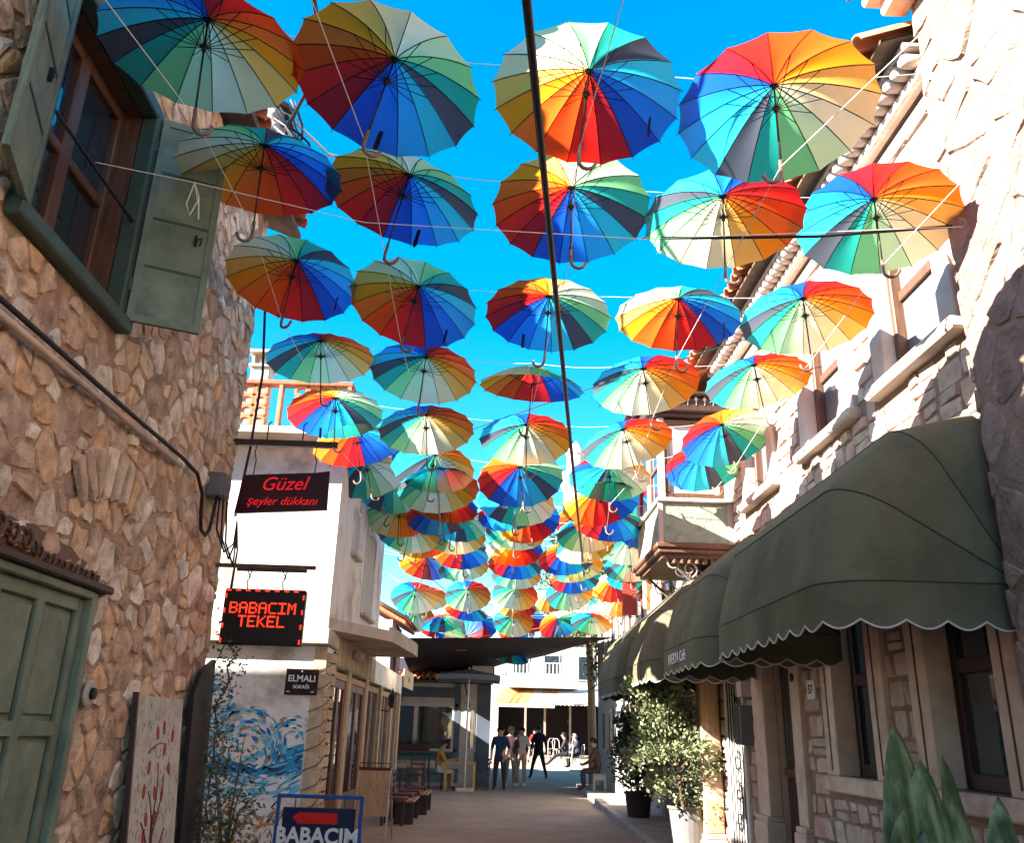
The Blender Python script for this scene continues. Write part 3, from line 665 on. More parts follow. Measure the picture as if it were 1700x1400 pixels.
# ---------------------------------------------------------------- white corner house
h2 = thing('corner_house', 'white plastered corner house with a blue swirl mural and lattice brick parapet', 'house', (-4, 16, 0))
XC = -2.2
part('wall', MB().box(-7, XC, 12.0, 17.3, 2.83, 5.45), m_white, h2)                      # upper storey
part('ground_wall', MB().box(-7, XC + .0, 12.06, 12.6, 0, 2.62).box(-7, XC - .35, 12.6, 22.8, 0, 2.83).box(XC - .35, XC, 12.6, 12.85, 0, 2.62).box(XC - .35, XC, 12.85, 22.8, 2.42, 2.83), m_white, h2)
part('ledge', MB().box(-7, XC + .05, 11.90, 12.75, 2.63, 2.84, b=.015), m_slab, h2)
part('balcony', MB().prism([(XC, 12.1), (-1.50, 13.6), (-1.34, 16.0), (-1.34, 16.5), (XC, 16.7)], lambda u, v, h: (u, v, h), 2.845, 3.0).prism([(-1.56, 13.58), (-1.50, 13.6), (-1.34, 16.0), (-1.34, 16.5), (-1.40, 16.5)], lambda u, v, h: (u, v, h), 3.0, 3.06), m_slab, h2)
part('roof_slab', MB().box(-7, XC + .10, 11.58, 17.4, 5.45, 5.57, b=.015).box(-6.8, XC - .1, 12.05, 17.2, 5.57, 5.64, b=.02), m_slab, h2)
# lattice parapet of hollow bricks with round holes
def holed_brick():
    mb = MB(); n = 16; s = .095; rad = .066; vs = []
    for y in (-.05, .05):
        for k in range(n):
            q = 2 * math.pi * (k + .5) / n; vs.append((rad * math.cos(q), y, rad * math.sin(q)))
        for k in range(n):
            q = 2 * math.pi * (k + .5) / n; m = max(abs(math.cos(q)), abs(math.sin(q))); vs.append((s * math.cos(q) / m, y, s * math.sin(q) / m))
    fs = []
    for k in range(n):
        j = (k + 1) % n
        fs += [(k, j, n + j, n + k), (2 * n + k, 3 * n + k, 3 * n + j, 2 * n + j), (k, 2 * n + k, 2 * n + j, j), (n + k, n + j, 3 * n + j, 3 * n + k)]
    return mb.add(vs, fs).mesh('lattice_brick', m_terra)
hb = holed_brick()
px = part('parapet', MB().box(-7, XC, 12.06, 12.2, 5.64, 5.72).box(-4.75, XC + .02, 12.04, 12.22, 6.38, 6.45, b=.01).box(XC - .06, XC, 12.05, 12.21, 5.72, 6.38).box(-3.27, -3.22, 12.05, 12.21, 5.72, 6.38), m_tile, h2)
for r in range(4):
    c = 0
    for i in range(12):
        x = XC - .16 - i * .196
        if abs(x + 3.245) < .13: continue
        part('lattice_brick', hb, None, px, mat=Matrix.Translation((x, 12.13, 5.803 + r * .165)) @ Matrix.Scale(.86, 4, (0, 0, 1)))
part('side_rail', MB().tube([(XC - .02, 12.2, 6.42), (XC - .02, 17.2, 6.42)], .05, 4).box(XC - .05, XC + .0, 12.3, 17.2, 5.7, 5.8), m_tile, px)
ch = part('chimney', MB().box(-4.02, -3.72, 13.0, 13.3, 5.8, 7.05, b=.01).box(-4.06, -3.68, 12.96, 13.34, 7.05, 7.09), m_slab, h2)
part('chimney_cap', MB().box(-4.02, -3.98, 13.0, 13.3, 7.09, 7.28).box(-3.76, -3.72, 13.0, 13.3, 7.09, 7.28).box(-4.08, -3.66, 12.94, 13.36, 7.28, 7.34, b=.01), m_slab, ch)
# side windows of the upper storey (recessed, with sills)
for (a, b, c, d) in ((13.35, 13.85, 4.15, 4.80), (14.85, 15.95, 3.42, 4.80)):
    wv = part('window', MB().box(XC - .02, XC + .03, a - .06, a, c, d + .06).box(XC - .02, XC + .03, b, b + .06, c, d + .06).box(XC - .02, XC + .03, a, b, d, d + .06), m_white, h2)
    part('pane', MB().box(XC + .002, XC + .010, a, b, c, d), m_blind, wv); part('sill', MB().box(XC - .02, XC + .10, a - .08, b + .08, c - .06, c, b=.01), m_slab, wv)
# ground floor front: timber doors, clad piers
part('clad_pier', MB().box(XC - .15, XC + .012, 12.045, 12.10, 0, 2.62), m_cork, h2)
rng = random.Random(3)
fx = lambda u, v, h: (XC + .0 + h, u, v)
pr_ = part('pier', MB().box(XC - .2, XC + .0, 12.62, 12.84, 0, 2.61), m_cork, h2)
for (a, b) in ((14.2, 14.5), (16.3, 16.6), (18.6, 18.9), (20.7, 20.95), (22.5, 22.8)): part('pier', MB().box(XC - .2, XC, a, b, 0, 2.42), m_cork, h2)
v = .02
while v < 2.55:
    part('cladding_tile', MB().box(XC + .001, XC + .022 + R.uniform(0, .006), 12.09, 12.44, v, v + .125, b=.006), m_cork, pr_); part('cladding_tile', MB().box(XC + .001, XC + .02 + R.uniform(0, .008), 12.45, 12.84, v + .02, v + .145, b=.006), m_cork, pr_); v += .15
y = 12.9
while y < 17.2:
    part('cladding_tile', MB().box(XC + .001, XC + .02 + R.uniform(0, .008), y, y + .13, 2.43, 2.83, b=.006), m_cork, pr_); y += .14
# fairy light wire wound round the corner pier
pts = []
for k in range(120):
    q = k % 12; zz = .1 + 2.4 * k / 120; pts.append((XC - .16 + .19 * min(1, q / 4), 12.035, zz) if q < 5 else (XC + .032, 12.035 + .38 * min(1, (q - 4) / 4), zz) if q < 9 else (XC + .032 - .2 * (q - 8) / 4, 12.415, zz))
part('fairy_light_wire', MB().tube(pts, .006, 5), m_rope, h2)
def timber_door(y0, y1, z1, xx=XC - .05):
    d = part('door', MB().box(xx - .05, xx + .04, y0, y0 + .09, 0, z1, b=.008).box(xx - .05, xx + .04, y1 - .09, y1, 0, z1, b=.008).box(xx - .05, xx + .036, y0 + .09, y1 - .09, z1 - .1, z1, b=.008), m_woodor, h2)
    n = 2; wd = (y1 - y0 - .18) / n
    for i in range(n):
        a = y0 + .09 + i * wd; L = part('leaf', MB().box(xx - .03, xx + .02, a, a + .09, 0.02, z1 - .1, b=.006).box(xx - .03, xx + .02, a + wd - .09, a + wd, .02, z1 - .1, b=.006).box(xx - .03, xx + .018, a + .09, a + wd - .09, .02, .62, b=.006).box(xx - .03, xx + .018, a + .09, a + wd - .09, z1 - .22, z1 - .1, b=.006), m_wood, d)
        part('pane', MB().box(xx - .01, xx - .002, a + .09, a + wd - .09, .62, z1 - .22), m_glass, d)
        part('handle', MB().tube([(xx + .03, a + .05 + i * .0, 1.0), (xx + .07, a + .05, 1.02), (xx + .07, a + .05, 1.2), (xx + .03, a + .05, 1.22)], .01, 6), m_black, d)
timber_door(12.86, 14.18, 2.36); timber_door(14.52, 16.28, 2.36)
for (a, b) in ((16.62, 18.58), (18.92, 20.68), (20.97, 22.48)):
    d = part('shop_window', MB().box(XC - .14, XC - .05, a, a + .1, 0, 2.36, b=.006).box(XC - .14, XC - .05, b - .1, b, 0, 2.36, b=.006).box(XC - .14, XC - .055, a + .1, b - .1, .0, .7, b=.006).box(XC - .14, XC - .055, a + .1, b - .1, 2.25, 2.36, b=.006), m_woodgr, h2)
    part('pane', MB().box(XC - .11, XC - .10, a + .1, b - .1, .7, 2.25), m_glass, d); part('mullion', MB().box(XC - .14, XC - .06, (a + b) / 2 - .05, (a + b) / 2 + .05, .7, 2.25, b=.006), m_woodgr, d)
# wall lamp and ceiling lamp
lp = thing('wall_lamp', 'black iron lantern on the timber shop front', 'lamp', (-2.1, 18.75, 2.0))
part('arm', MB().tube([(XC, 18.75, 1.95), (-2.05, 18.75, 1.93), (-1.98, 18.75, 2.02)], .014, 6), m_black, lp)
part('lantern', MB().lathe([(.03, -.16), (.07, -.14), (.09, .08), (.02, .16), (.012, .22)], (-1.98, 18.75, 2.16), 6), m_black, lp)
bk = thing('bulkhead_light', 'small oval bulkhead light under the balcony of the corner house', 'light', (-2.0, 14.4, 2.7))
part('body', MB().box(XC + .021, XC + .12, 14.2, 14.75, 2.62, 2.74, b=.03), m_trim, bk); part('lens', MB().box(XC + .121, XC + .15, 14.25, 14.7, 2.635, 2.725, b=.012), m_blind, bk)
# street name plate
sp = thing('street_plate', 'dark street name plate reading ELMALI SOKAĞI on the white wall', 'sign', (-2.49, 12.05, 2.0))
part('plate', MB().box(-2.70, -2.27, 12.035, 12.057, 1.985, 2.315, b=.006), m_led, sp)
part('lettering', T_ELM, None, sp, mat=plane_mat((-2.485, 12.032, 2.19), (1, 0, 0))); part('lettering', T_SOK, None, sp, mat=plane_mat((-2.485, 12.032, 2.085), (1, 0, 0)))
part('screws', MB().box(-2.67, -2.63, 12.031, 12.034, 2.02, 2.03).box(-2.35, -2.31, 12.031, 12.034, 2.02, 2.03).tube([(-2.49, 12.034, 2.285), (-2.49, 12.03, 2.285)], .012, 6), m_let, sp)
# painted swirls and waves on the front wall: curved brush strokes, 2-3 mm thick
cols = [M('mural_blue', (.012, .13, .36), .7, .2, 9, 0), M('mural_sky', (.03, .28, .50), .7, .2, 9, 0), M('mural_pale', (.16, .46, .58), .7, .15, 9, 0), M('mural_dark', (.03, .06, .12), .7, .2, 9, 0), M('mural_tan', (.36, .22, .12), .7, .2, 9, 0), M('mural_orange', (.50, .20, .06), .7, .2, 9, 0), M('mural_white', (.70, .70, .66), .7, .1, 9, 0)]
mur = MB(); lay = [0]
def stroke(fn, t0, t1, wd, mi):
    n = 6; l = []; r = []; lay[0] += 1; h = .0015 + (lay[0] % 23) * .00016
    for k in range(n + 1):
        t = t0 + (t1 - t0) * k / n; x, z = fn(t); x2, z2 = fn(t + .001 * (t1 - t0)); dx, dz = x2 - x, z2 - z; q = math.hypot(dx, dz) or 1
        w_ = 2.3 * wd * math.sin(math.pi * (k + .35) / (n + .7)); l.append((x - dz / q * w_, z + dx / q * w_)); r.append((x + dz / q * w_, z - dx / q * w_))
    vs = []
    for (x, z) in l: vs.append((max(-4.2, min(XC - .17, x)), 12.06 - h, z))
    for (x, z) in r: vs.append((max(-4.2, min(XC - .17, x)), 12.06 - h, z))
    mur.add(vs, [(k, k + 1, n + 2 + k, n + 1 + k) for k in range(n)], mi)
rm = random.Random(9)
for (cx, cz, rad, amt, tan) in ((-3.12, 1.36, .46, 300, .25), (-3.62, 1.90, .26, 90, .35), (-3.85, 1.25, .30, 90, .2), (-2.52, 1.38, .34, 130, .1)):
    for k in range(amt):
        r = rad * math.sqrt(rm.uniform(.01, 1)); a = rm.uniform(0, 6.28); L = rm.uniform(.18, .45) * (.35 / max(r, .07)) ** .5
        fn = lambda t, r=r, cx=cx, cz=cz: (cx + (r + .012 * t) * math.cos(t), cz + .96 * (r + .012 * t) * math.sin(t))
        q = rm.random(); mi = 4 if q < tan * (.6 if r > rad * .5 else .2) else (0, 1, 2, 2, 1, 6, 6, 2)[rm.randrange(8)]
        stroke(fn, a, a + L, rm.uniform(.004, .011), mi)
for k in range(620):
    x = rm.uniform(-4.1, -2.42); u = (x + 4.1) / 1.6; c = .98 + .10 * math.sin(x * 4.2 + 1); off = rm.uniform(-.26, .30)
    if off > .12 and x < -2.75: off *= .4
    z0 = c + off; ph = rm.uniform(-.1, .1)
    fn = lambda t, x=x, z0=z0, ph=ph: (x + t, z0 + .09 * math.sin((x + t) * 5 + ph) + .03 * t)
    mi = (0, 0, 1, 1, 3, 2)[rm.randrange(6)] if off > 0 else (2, 2, 6, 1, 6, 2)[rm.randrange(6)]
    stroke(fn, 0, rm.uniform(.10, .24), rm.uniform(.005, .012), mi)
for k in range(130):
    x = rm.uniform(-4.1, -2.5); z0 = rm.uniform(.12, .60)
    a = rm.uniform(0, 3.1); fn = lambda t, x=x, z0=z0, a=a: (x + t * math.cos(a), z0 + t * math.sin(a) + .25 * t * t)
    stroke(fn, 0, rm.uniform(.08, .22), rm.uniform(.004, .010), (4, 5, 4, 6, 3)[rm.randrange(5)])
part('mural', mur, cols, h2, fix=False)
# climber on the dark board and sapling (olive-like leaves)
def leaves(mb, pts, n, spread, size, rng, asp=2.6, mi=0):
    for k in range(n):
        c = Vector(pts[rng.randrange(len(pts))]) + Vector((rng.gauss(0, 1), rng.gauss(0, 1), rng.gauss(0, 1))) * spread
        d = Vector((rng.gauss(0, 1), rng.gauss(0, 1), rng.gauss(0, .8))).normalized(); s = d.cross(Vector((rng.gauss(0, 1), rng.gauss(0, 1), rng.gauss(0, 1)))).normalized()
        L = size * rng.uniform(.6, 1.3); w_ = L / asp
        mb.add([c, c + d * L * .5 + s * w_ * .5, c + d * L, c + d * L * .5 - s * w_ * .5], [(0, 1, 2, 3)], mi)
rng = random.Random(21)
sp_ = thing('olive_sapling', 'thin leafy sapling growing in front of the blue mural', 'sapling', (-2.35, 8.75, 0))
stem = MB(); tips = []
for k in range(5):
    a = k * 1.3; p = [(-2.35, 8.75, 0), (-2.35 + .03 * math.cos(a), 8.75 + .03 * math.sin(a), .5)]
    top = (-2.35 + .24 * math.cos(a), 8.75 + .2 * math.sin(a), 1.0 + .13 * k); p += [(-2.35 + .10 * math.cos(a), 8.75 + .1 * math.sin(a), .85), top]; stem.tube(p, [.018, .013, .009, .004], 6)
    for t in range(9): q = t / 8; tips.append(tuple(Vector(p[1]).lerp(Vector(top), q)))
part('trunk', stem, m_bark, sp_); lv = MB(); leaves(lv, tips, 900, .085, .055, rng); part('crown', lv, m_leafdk, sp_, fix=False)
cl = thing('climbing_plant', 'dark climbing plant creeping up the leaning plank and stone corner', 'plant', (-2.4, 8.2, 0))
pts = [(-2.38 + R.uniform(-.04, .06), 7.80 + .45 * min(1, k / 14) + R.uniform(-.12, .12), .1 + k * .105) for k in range(25)]
part('stem', MB().tube(pts, .008, 5), m_bark, cl); lv = MB(); leaves(lv, pts[4:], 900, .07, .045, rng, 2.0); part('foliage', lv, m_leafdk, cl, fix=False)

# folding wooden menu board and bench row by the shop front
mbd = thing('menu_easel', 'wooden folding easel board standing beside the timber shop doors', 'easel', (-1.72, 14.5, 0), math.radians(-6))
part('panel', MB().box(-.235, .235, -.02, .0, .34, .98, b=.006), m_woodlt, mbd, world=False); part('top_rail', MB().box(-.25, .25, -.03, .01, .985, 1.03, b=.006), M('rail_red', (.16, .02, .02), .5), mbd, world=False)
part('handle', MB().tube([(-.24, 0, 1.03), (-.24, 0, 1.09), (.24, 0, 1.09), (.24, 0, 1.03)], .007, 6), m_black, mbd, world=False)
for s in (-1, 1): part('leg', MB().tube([(s * .245, .0, 1.02), (s * .26, -.18, 0)], .014, 6), m_trimw, mbd, world=False); part('leg', MB().tube([(s * .245, .02, 1.02), (s * .26, .34, 0)], .014, 6), m_woodgr, mbd, world=False)
for i in range(4): part('slat', MB().box(-.23, .23, -.028, -.0205, .42 + .13 * i, .45 + .13 * i), m_woodlt, mbd, world=False)
def chair(name, loc, rz, label, group, mat, h=.86):
    c = thing(name, label, 'chair', loc, rz, group)
    part('seat', MB().box(-.2, .2, -.2, .2, .42, .455, b=.01), mat, c, world=False)
    for sx in (-1, 1):
        part('leg', MB().box(sx * .18 - .018, sx * .18 + .018, .165, .20, 0, .42), mat, c, world=False)
        part('leg', MB().box(sx * .18 - .018, sx * .18 + .018, -.20, -.165, 0, .42).box(sx * .18 - .018, sx * .18 + .018, -.225, -.19, .42, h), mat, c, world=False)
    for z in (.56, .68, .80): part('slat', MB().box(-.162, .162, -.222, -.20, z, z + .06, b=.005), mat, c, world=False)
    return c
for i in range(4): chair('wooden_chair', (-1.62 + .05 * i, 16.9 + i * 1.0, 0), math.radians(-90 + R.uniform(-8, 8)), 'dark red wooden slat chair lined up along the shop front', 'wooden chairs along the shop front', M('red_wood', (.10, .025, .018), .5, .2, 6, .1))
for i in range(2):
    b = thing('low_bench', 'low slatted wooden bench beside the lined up chairs', 'bench', (-1.45 + .12 * i, 17.6 + 1.9 * i, 0), math.radians(90), 'low benches along the shop front')
    for k in range(4): part('slat', MB().box(-.7, .7, -.18 + .09 * k, -.11 + .09 * k, .36, .39, b=.005), m_woodor, b, world=False)
    for x in (-.6, .6): part('leg', MB().box(x - .03, x + .03, -.17, .17, 0, .36), m_wooddk, b, world=False)
# little projecting sign board of the shop
pj = thing('projecting_sign', 'small cream board projecting from the timber shop front', 'sign', (-2.0, 19.8, 2.5))
part('board', MB().prism([(19.4, 2.45), (21.3, 2.45), (21.3, 2.82), (19.4, 2.82)], lambda u, v, h: (-1.84 + h + (u - 19.4) * .02, u, v), -.015, .015), M('board_cream', (.55, .42, .28), .7), pj)
part('lettering', T_CGE, None, pj, mat=plane_mat((-1.80, 20.3, 2.63), (.02, 1, 0))); part('bracket', MB().tube([(XC, 20.4, 2.86), (-1.82, 20.4, 2.84)], .012, 6), m_black, pj)

# ---------------------------------------------------------------- unseen shade-casting house, low tiled house behind, cafe
sh_ = thing('unseen_shade_house', 'unseen pale house added to shade the lower front of the corner house', 'house', (-12, 5, 0))  # out of view, added to keep sun off the mural wall
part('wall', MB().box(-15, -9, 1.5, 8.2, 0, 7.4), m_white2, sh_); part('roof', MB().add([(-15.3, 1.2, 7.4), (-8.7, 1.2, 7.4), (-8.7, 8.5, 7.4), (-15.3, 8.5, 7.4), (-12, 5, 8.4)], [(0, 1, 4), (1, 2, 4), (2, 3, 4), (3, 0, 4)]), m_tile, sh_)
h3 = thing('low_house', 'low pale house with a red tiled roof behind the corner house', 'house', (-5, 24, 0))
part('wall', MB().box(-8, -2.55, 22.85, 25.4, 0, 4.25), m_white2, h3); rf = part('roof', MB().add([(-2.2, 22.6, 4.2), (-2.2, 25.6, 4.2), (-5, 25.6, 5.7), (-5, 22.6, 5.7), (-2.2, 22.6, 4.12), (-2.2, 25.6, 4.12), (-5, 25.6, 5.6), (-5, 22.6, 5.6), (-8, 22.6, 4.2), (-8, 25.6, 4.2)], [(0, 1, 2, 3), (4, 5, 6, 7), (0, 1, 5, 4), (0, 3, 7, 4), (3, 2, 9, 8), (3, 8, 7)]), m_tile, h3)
tm2 = barrel((0, 0, 0), (-1.0, 0, .535), .09, (.47, 0, .88), (0, 1, 0)).mesh('roof_tile', m_tile, True)
for i in range(14): part('roof_tile', tm2, None, rf, mat=Matrix.Translation((-2.15, 22.75 + i * .21, 4.22)))
wv = part('window', MB().box(-2.552, -2.50, 23.1, 23.2, 2.5, 3.8).box(-2.552, -2.50, 23.9, 24.0, 2.5, 3.8).box(-2.552, -2.50, 23.2, 23.9, 3.7, 3.8).box(-2.552, -2.50, 23.2, 23.9, 2.5, 2.6), m_wood, h3); part('pane', MB().box(-2.548, -2.53, 23.2, 23.9, 2.6, 3.7), m_glass, wv)

cf = thing('cafe', 'small cafe with grey and teal front, white framed window and tiled eave', 'cafe', (-2, 30, 0))
YF = 28.4
part('wall', MB().box(-6, -.0, YF, 35, 0, .98).box(-6, -2.95, YF, 35, .98, 3.15).box(-.95, 0, YF, 35, .98, 3.15).box(-2.95, -.95, YF + .001, YF + .3, 2.35, 3.15).box(-2.95, -.95, YF + 1.2, 35, .98, 2.35), m_cafew, cf)
part('hidden_shade_block', MB().box(-6.5, -3.2, 26.6, YF - .04, 0, 3.12), m_cafew, cf)  # hidden block added so the cafe front stays shaded while the street gets sun
part('teal_band', MB().box(-6, -.36, YF - .015, YF - .001, .72, 1.0).box(-6, -.36, YF - .012, YF - .001, .1, .50), m_teal, cf); part('white_band', MB().box(-6, -.9, YF - .02, YF - .001, .50, .70), m_trimw, cf)
part('corner_pier', MB().box(-.36, .06, YF - .03, YF + .5, 0, 3.15).box(-1.06, -.88, YF - .03, YF - .001, .98, 3.0), m_slate, cf)
wn_ = part('window', MB().box(-2.95, -.95, YF - .03, YF + .05, 2.28, 2.38).box(-2.95, -.95, YF - .03, YF + .05, .98, 1.06).box(-2.95, -2.87, YF - .03, YF + .05, 1.06, 2.28).box(-1.12, -1.06, YF - .03, YF + .05, 1.06, 2.28).box(-2.30, -2.18, YF - .03, YF + .05, 1.06, 2.28), m_trimw, cf)
for (a, b) in ((-2.87, -2.30), (-2.18, -1.12)): part('pane', MB().box(a, b, YF + .02, YF + .028, 1.06, 2.28), m_glass, wn_)
part('transom', MB().box(-2.95, -1.06, YF - .02, YF + .0, 2.55, 2.86, b=.01), m_slate, wn_); part('sill', MB().box(-3.3, -1.0, YF - .35, YF - .03, .93, .985, b=.01), m_slate, wn_)
for (a, b, c, d) in ((-1.95, -1.55, 1.15, 2.2), (-1.45, -1.2, 1.2, 1.9)): part('shelf_unit', MB().box(a, b, YF + .7, YF + .8, c, d), m_blind, cf)
dw = part('door', MB().box(-.86, -.42, YF - .019, YF - .001, .1, 2.6), m_trimw, cf)
part('pane', MB().box(-.56, -.45, YF - .028, YF - .0195, 1.1, 2.2), m_glass, dw)
ev = part('eave', MB().box(-6, .1, YF - .55, YF + .1, 2.98, 3.05).add([(-6, YF - .6, 3.05), (.15, YF - .6, 3.05), (.15, YF + 2.5, 3.9), (-6, YF + 2.5, 3.9)], [(0, 1, 2, 3)]), m_wooddk, cf)
tm3 = barrel((0, 0, 0), (0, .9, .24), .085, (0, -.26, .966), (1, 0, 0)).mesh('roof_tile', m_tile, True)
for i in range(17): part('roof_tile', tm3, None, ev, mat=Matrix.Translation((-3.05 + i * .19, YF - .66, 3.06)))
part('hood_beam', MB().box(-.55, .1, YF - .62, YF - .5, 3.1, 3.5, b=.01), m_cafew, cf)
part('bracket', MB().tube([(-.6, YF - .05, 2.3), (-.75, YF - .5, 2.95)], .025, 6), m_black, cf)
fbx = thing('flower_box', 'dark red flower box with low plants on the cafe window sill', 'flower box', (-2.2, 28.2, 1))
part('box', MB().box(-2.75, -1.75, YF - .26, YF - .08, .99, 1.17, b=.01), M('box_red', (.10, .02, .02), .6), fbx); lv = MB(); leaves(lv, [(-2.7 + .1 * k, YF - .17, 1.2) for k in range(10)], 220, .05, .08, rng); part('plants', lv, m_leafdk, fbx, fix=False)
def table(loc, label, mat, top=(.45, .35)):
    t = thing('cafe_table', label, 'table', loc); part('tabletop', MB().box(-top[0], top[0], -top[1], top[1], .71, .75, b=.01), mat, t, world=False)
    for sx in (-1, 1):
        for sy in (-1, 1): part('leg', MB().box(sx * (top[0] - .05) - .03, sx * (top[0] - .05) + .03, sy * (top[1] - .05) - .03, sy * (top[1] - .05) + .03, 0, .71), mat, t, world=False)
    return t
table((-.75, 26.7, 0), 'yellow wooden cafe table beside the person in the yellow shirt', M('yellow_wood', (.42, .24, .05), .5, .15, 5, .1))
table((-2.3, 26.4, 0), 'orange wooden cafe table below the flower box', m_woodor, (.5, .35))
for (x, y, a) in ((-1.45, 26.7, -90), (-.15, 27.0, 100), (-2.9, 26.5, -80), (-1.9, 25.6, 10)):
    chair('cafe_chair', (x, y, 0), math.radians(a), 'dark wooden chair at the cafe tables', 'chairs at the cafe tables', m_wooddk)
# parasol beside the cafe
ps = thing('parasol', 'square grey market parasol standing open at the cafe corner', 'parasol', (-.6, 26.2, 0))
part('pole', MB().tube([(-.6, 26.2, .1), (-.6, 26.2, 3.33)], .025, 8), m_steel, ps); part('base', MB().box(-.85, -.35, 25.95, 26.45, 0, .1, b=.02), m_slab, ps)
cn = MB(); c = Vector((-.6, 26.2, 3.30)); q = [(-1.5, 25.3), (.3, 25.3), (.3, 27.1), (-1.5, 27.1)]
for i in range(4):
    a = Vector((*q[i], 3.08)); b = Vector((*q[(i + 1) % 4], 3.08)); m = (a + b) / 2 + Vector((0, 0, .03)); cn.add([c, a, m, b, a - Vector((0, 0, .14)), m - Vector((0, 0, .14)), b - Vector((0, 0, .14))], [(0, 1, 2), (0, 2, 3), (1, 2, 5, 4), (2, 3, 6, 5)])
part('canopy', cn, cloth('parasol_cloth', (.13, .13, .15), .3), ps, fix=False)
for i in range(4): part('rib', MB().tube([tuple(c - Vector((0, 0, .03))), (*q[i], 3.04)], .012, 5), m_steel, ps)
# shade tarpaulin over the street end
mb = MB(); A = [Vector((-2.5, 23.6, 3.86)), Vector((3.4, 24.2, 4.12)), Vector((3.5, 35.5, 4.9)), Vector((.2, 31.5, 3.75)), Vector((-2.5, 28.6, 3.2))]
nu, nv = 20, 12; vs = []
for j in range(nv + 1):
    for i in range(nu + 1):
        u = i / nu; v = j / nv; near = A[0].lerp(A[1], u); far = (A[4].lerp(A[3], u * 2) if u < .5 else A[3].lerp(A[2], u * 2 - 1)); p = near.lerp(far, v); p.z -= .22 * math.sin(math.pi * u) * math.sin(math.pi * v) + .03 * math.sin(u * 19) * v; vs.append(p)
mb.add(vs, [(j * (nu + 1) + i, j * (nu + 1) + i + 1, (j + 1) * (nu + 1) + i + 1, (j + 1) * (nu + 1) + i) for j in range(nv) for i in range(nu)])
whole('shade_tarp', mb, m_tarp, 'black shade tarpaulin stretched over the end of the street', 'tarpaulin', smooth=True, fix=False)

# ---------------------------------------------------------------- far shop, houses, minaret, trees
fs_ = thing('far_shop', 'white two storey shop house at the street end with a balcony', 'house', (3, 48, gz(48)))
zf = gz(46)
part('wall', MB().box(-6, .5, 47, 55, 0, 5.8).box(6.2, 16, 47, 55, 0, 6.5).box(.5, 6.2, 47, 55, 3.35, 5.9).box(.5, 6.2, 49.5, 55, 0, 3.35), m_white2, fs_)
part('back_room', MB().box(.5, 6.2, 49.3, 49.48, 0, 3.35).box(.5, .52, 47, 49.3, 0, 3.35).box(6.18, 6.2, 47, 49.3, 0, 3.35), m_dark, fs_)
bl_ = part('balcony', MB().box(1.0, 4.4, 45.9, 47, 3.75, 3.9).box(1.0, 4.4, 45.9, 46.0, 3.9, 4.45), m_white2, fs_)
for i in range(18): part('baluster', MB().box(1.1 + i * .19, 1.16 + i * .19, 45.92, 45.98, 4.45, 4.95), m_white2, bl_)
part('handrail', MB().box(1.0, 4.4, 45.9, 46.0, 4.95, 5.0), m_white2, bl_)
for x in (1.6, 3.2, 5.0): wv = part('window', MB().box(x - .45, x + .45, 46.96, 46.999, 4.2, 5.5), m_trimw, fs_); part('pane', MB().box(x - .37, x + .37, 46.94, 46.958, 4.28, 5.42), m_glass, wv)
for x in (1.9, 2.9, 4.2, 5.4): part('post', MB().box(x - .05, x + .05, 47.0, 47.1, 0, 3.35), m_woodgr, fs_)
aw = thing('striped_awning', 'slanted awning in orange, rust, grey and peach stripes over the far shop', 'awning', (2, 45, 2.6))
xs = [.45, 1.2, 1.55, 2.05, 2.25, 2.45, 3.35]; ms = [m_orangecl, m_rustcl, m_orangecl, m_greycl, m_greycl, m_peachcl]
for i in range(6):
    a, b = xs[i], xs[i + 1]; part('stripe', MB().add([(a - .22, 44.3, 2.92), (b - .22, 44.3, 2.95), (b + .35, 46.95, 3.75), (a + .35, 46.95, 3.75), (a - .22, 44.3, 2.90), (b - .22, 44.3, 2.93), (b + .35, 46.95, 3.73), (a + .35, 46.95, 3.73)], [(0, 1, 2, 3), (4, 5, 6, 7), (0, 1, 5, 4)]), ms[i], aw)
part('front_bar', MB().box(.0, 3.2, 44.22, 44.3, 2.74, 2.9, b=.01), m_trimw, aw)
aw = thing('white_awning', 'pale sagging canvas awning beside the striped one at the far shop', 'awning', (4.5, 45, 2.8))
part('canvas', MB().add([(3.2, 44.4, 3.05), (4.2, 44.3, 2.98), (5.6, 44.4, 3.08), (6.0, 47, 3.9), (4.6, 47, 3.8), (3.6, 47, 3.75)], [(0, 1, 4, 5), (1, 2, 3, 4)]), m_greycl, aw)
part('valance', MB().prism([(3.2, 3.04)] + [(3.2 + .1 * k, 2.92 - .04 * (k % 2)) for k in range(25)] + [(5.6, 3.05)], lambda u, v, h: (u, 44.38 + h, v), -.01, .01), m_greycl, aw)
for (lx, ly, lab) in ((-9, 60, 'pale house beyond the street end on the left'), (9, 62, 'pale house beyond the far shop under the tree')):
    hh = thing('distant_house', lab, 'house', (lx, ly, gz(ly))); part('wall', MB().box(lx - 5, lx + 5, ly, ly + 8, 0, 6.2), m_white2, hh)
    part('roof', MB().add([(lx - 5.3, ly - .3, 6.2), (lx + 5.3, ly - .3, 6.2), (lx, ly + 4, 8.0), (lx - 5.3, ly + 8.3, 6.2), (lx + 5.3, ly + 8.3, 6.2)], [(0, 1, 2), (0, 2, 3), (3, 2, 4), (1, 4, 2), (0, 1, 4, 3)]), m_tile, hh)
    for i in range(4): wv = part('window', MB().box(lx - 4 + i * 2.2, lx - 3 + i * 2.2, ly - .03, ly - .001, 3.8, 5.2), m_wood, hh); part('pane', MB().box(lx - 3.9 + i * 2.2, lx - 3.1 + i * 2.2, ly - .05, ly - .031, 3.9, 5.1), m_glass, wv)
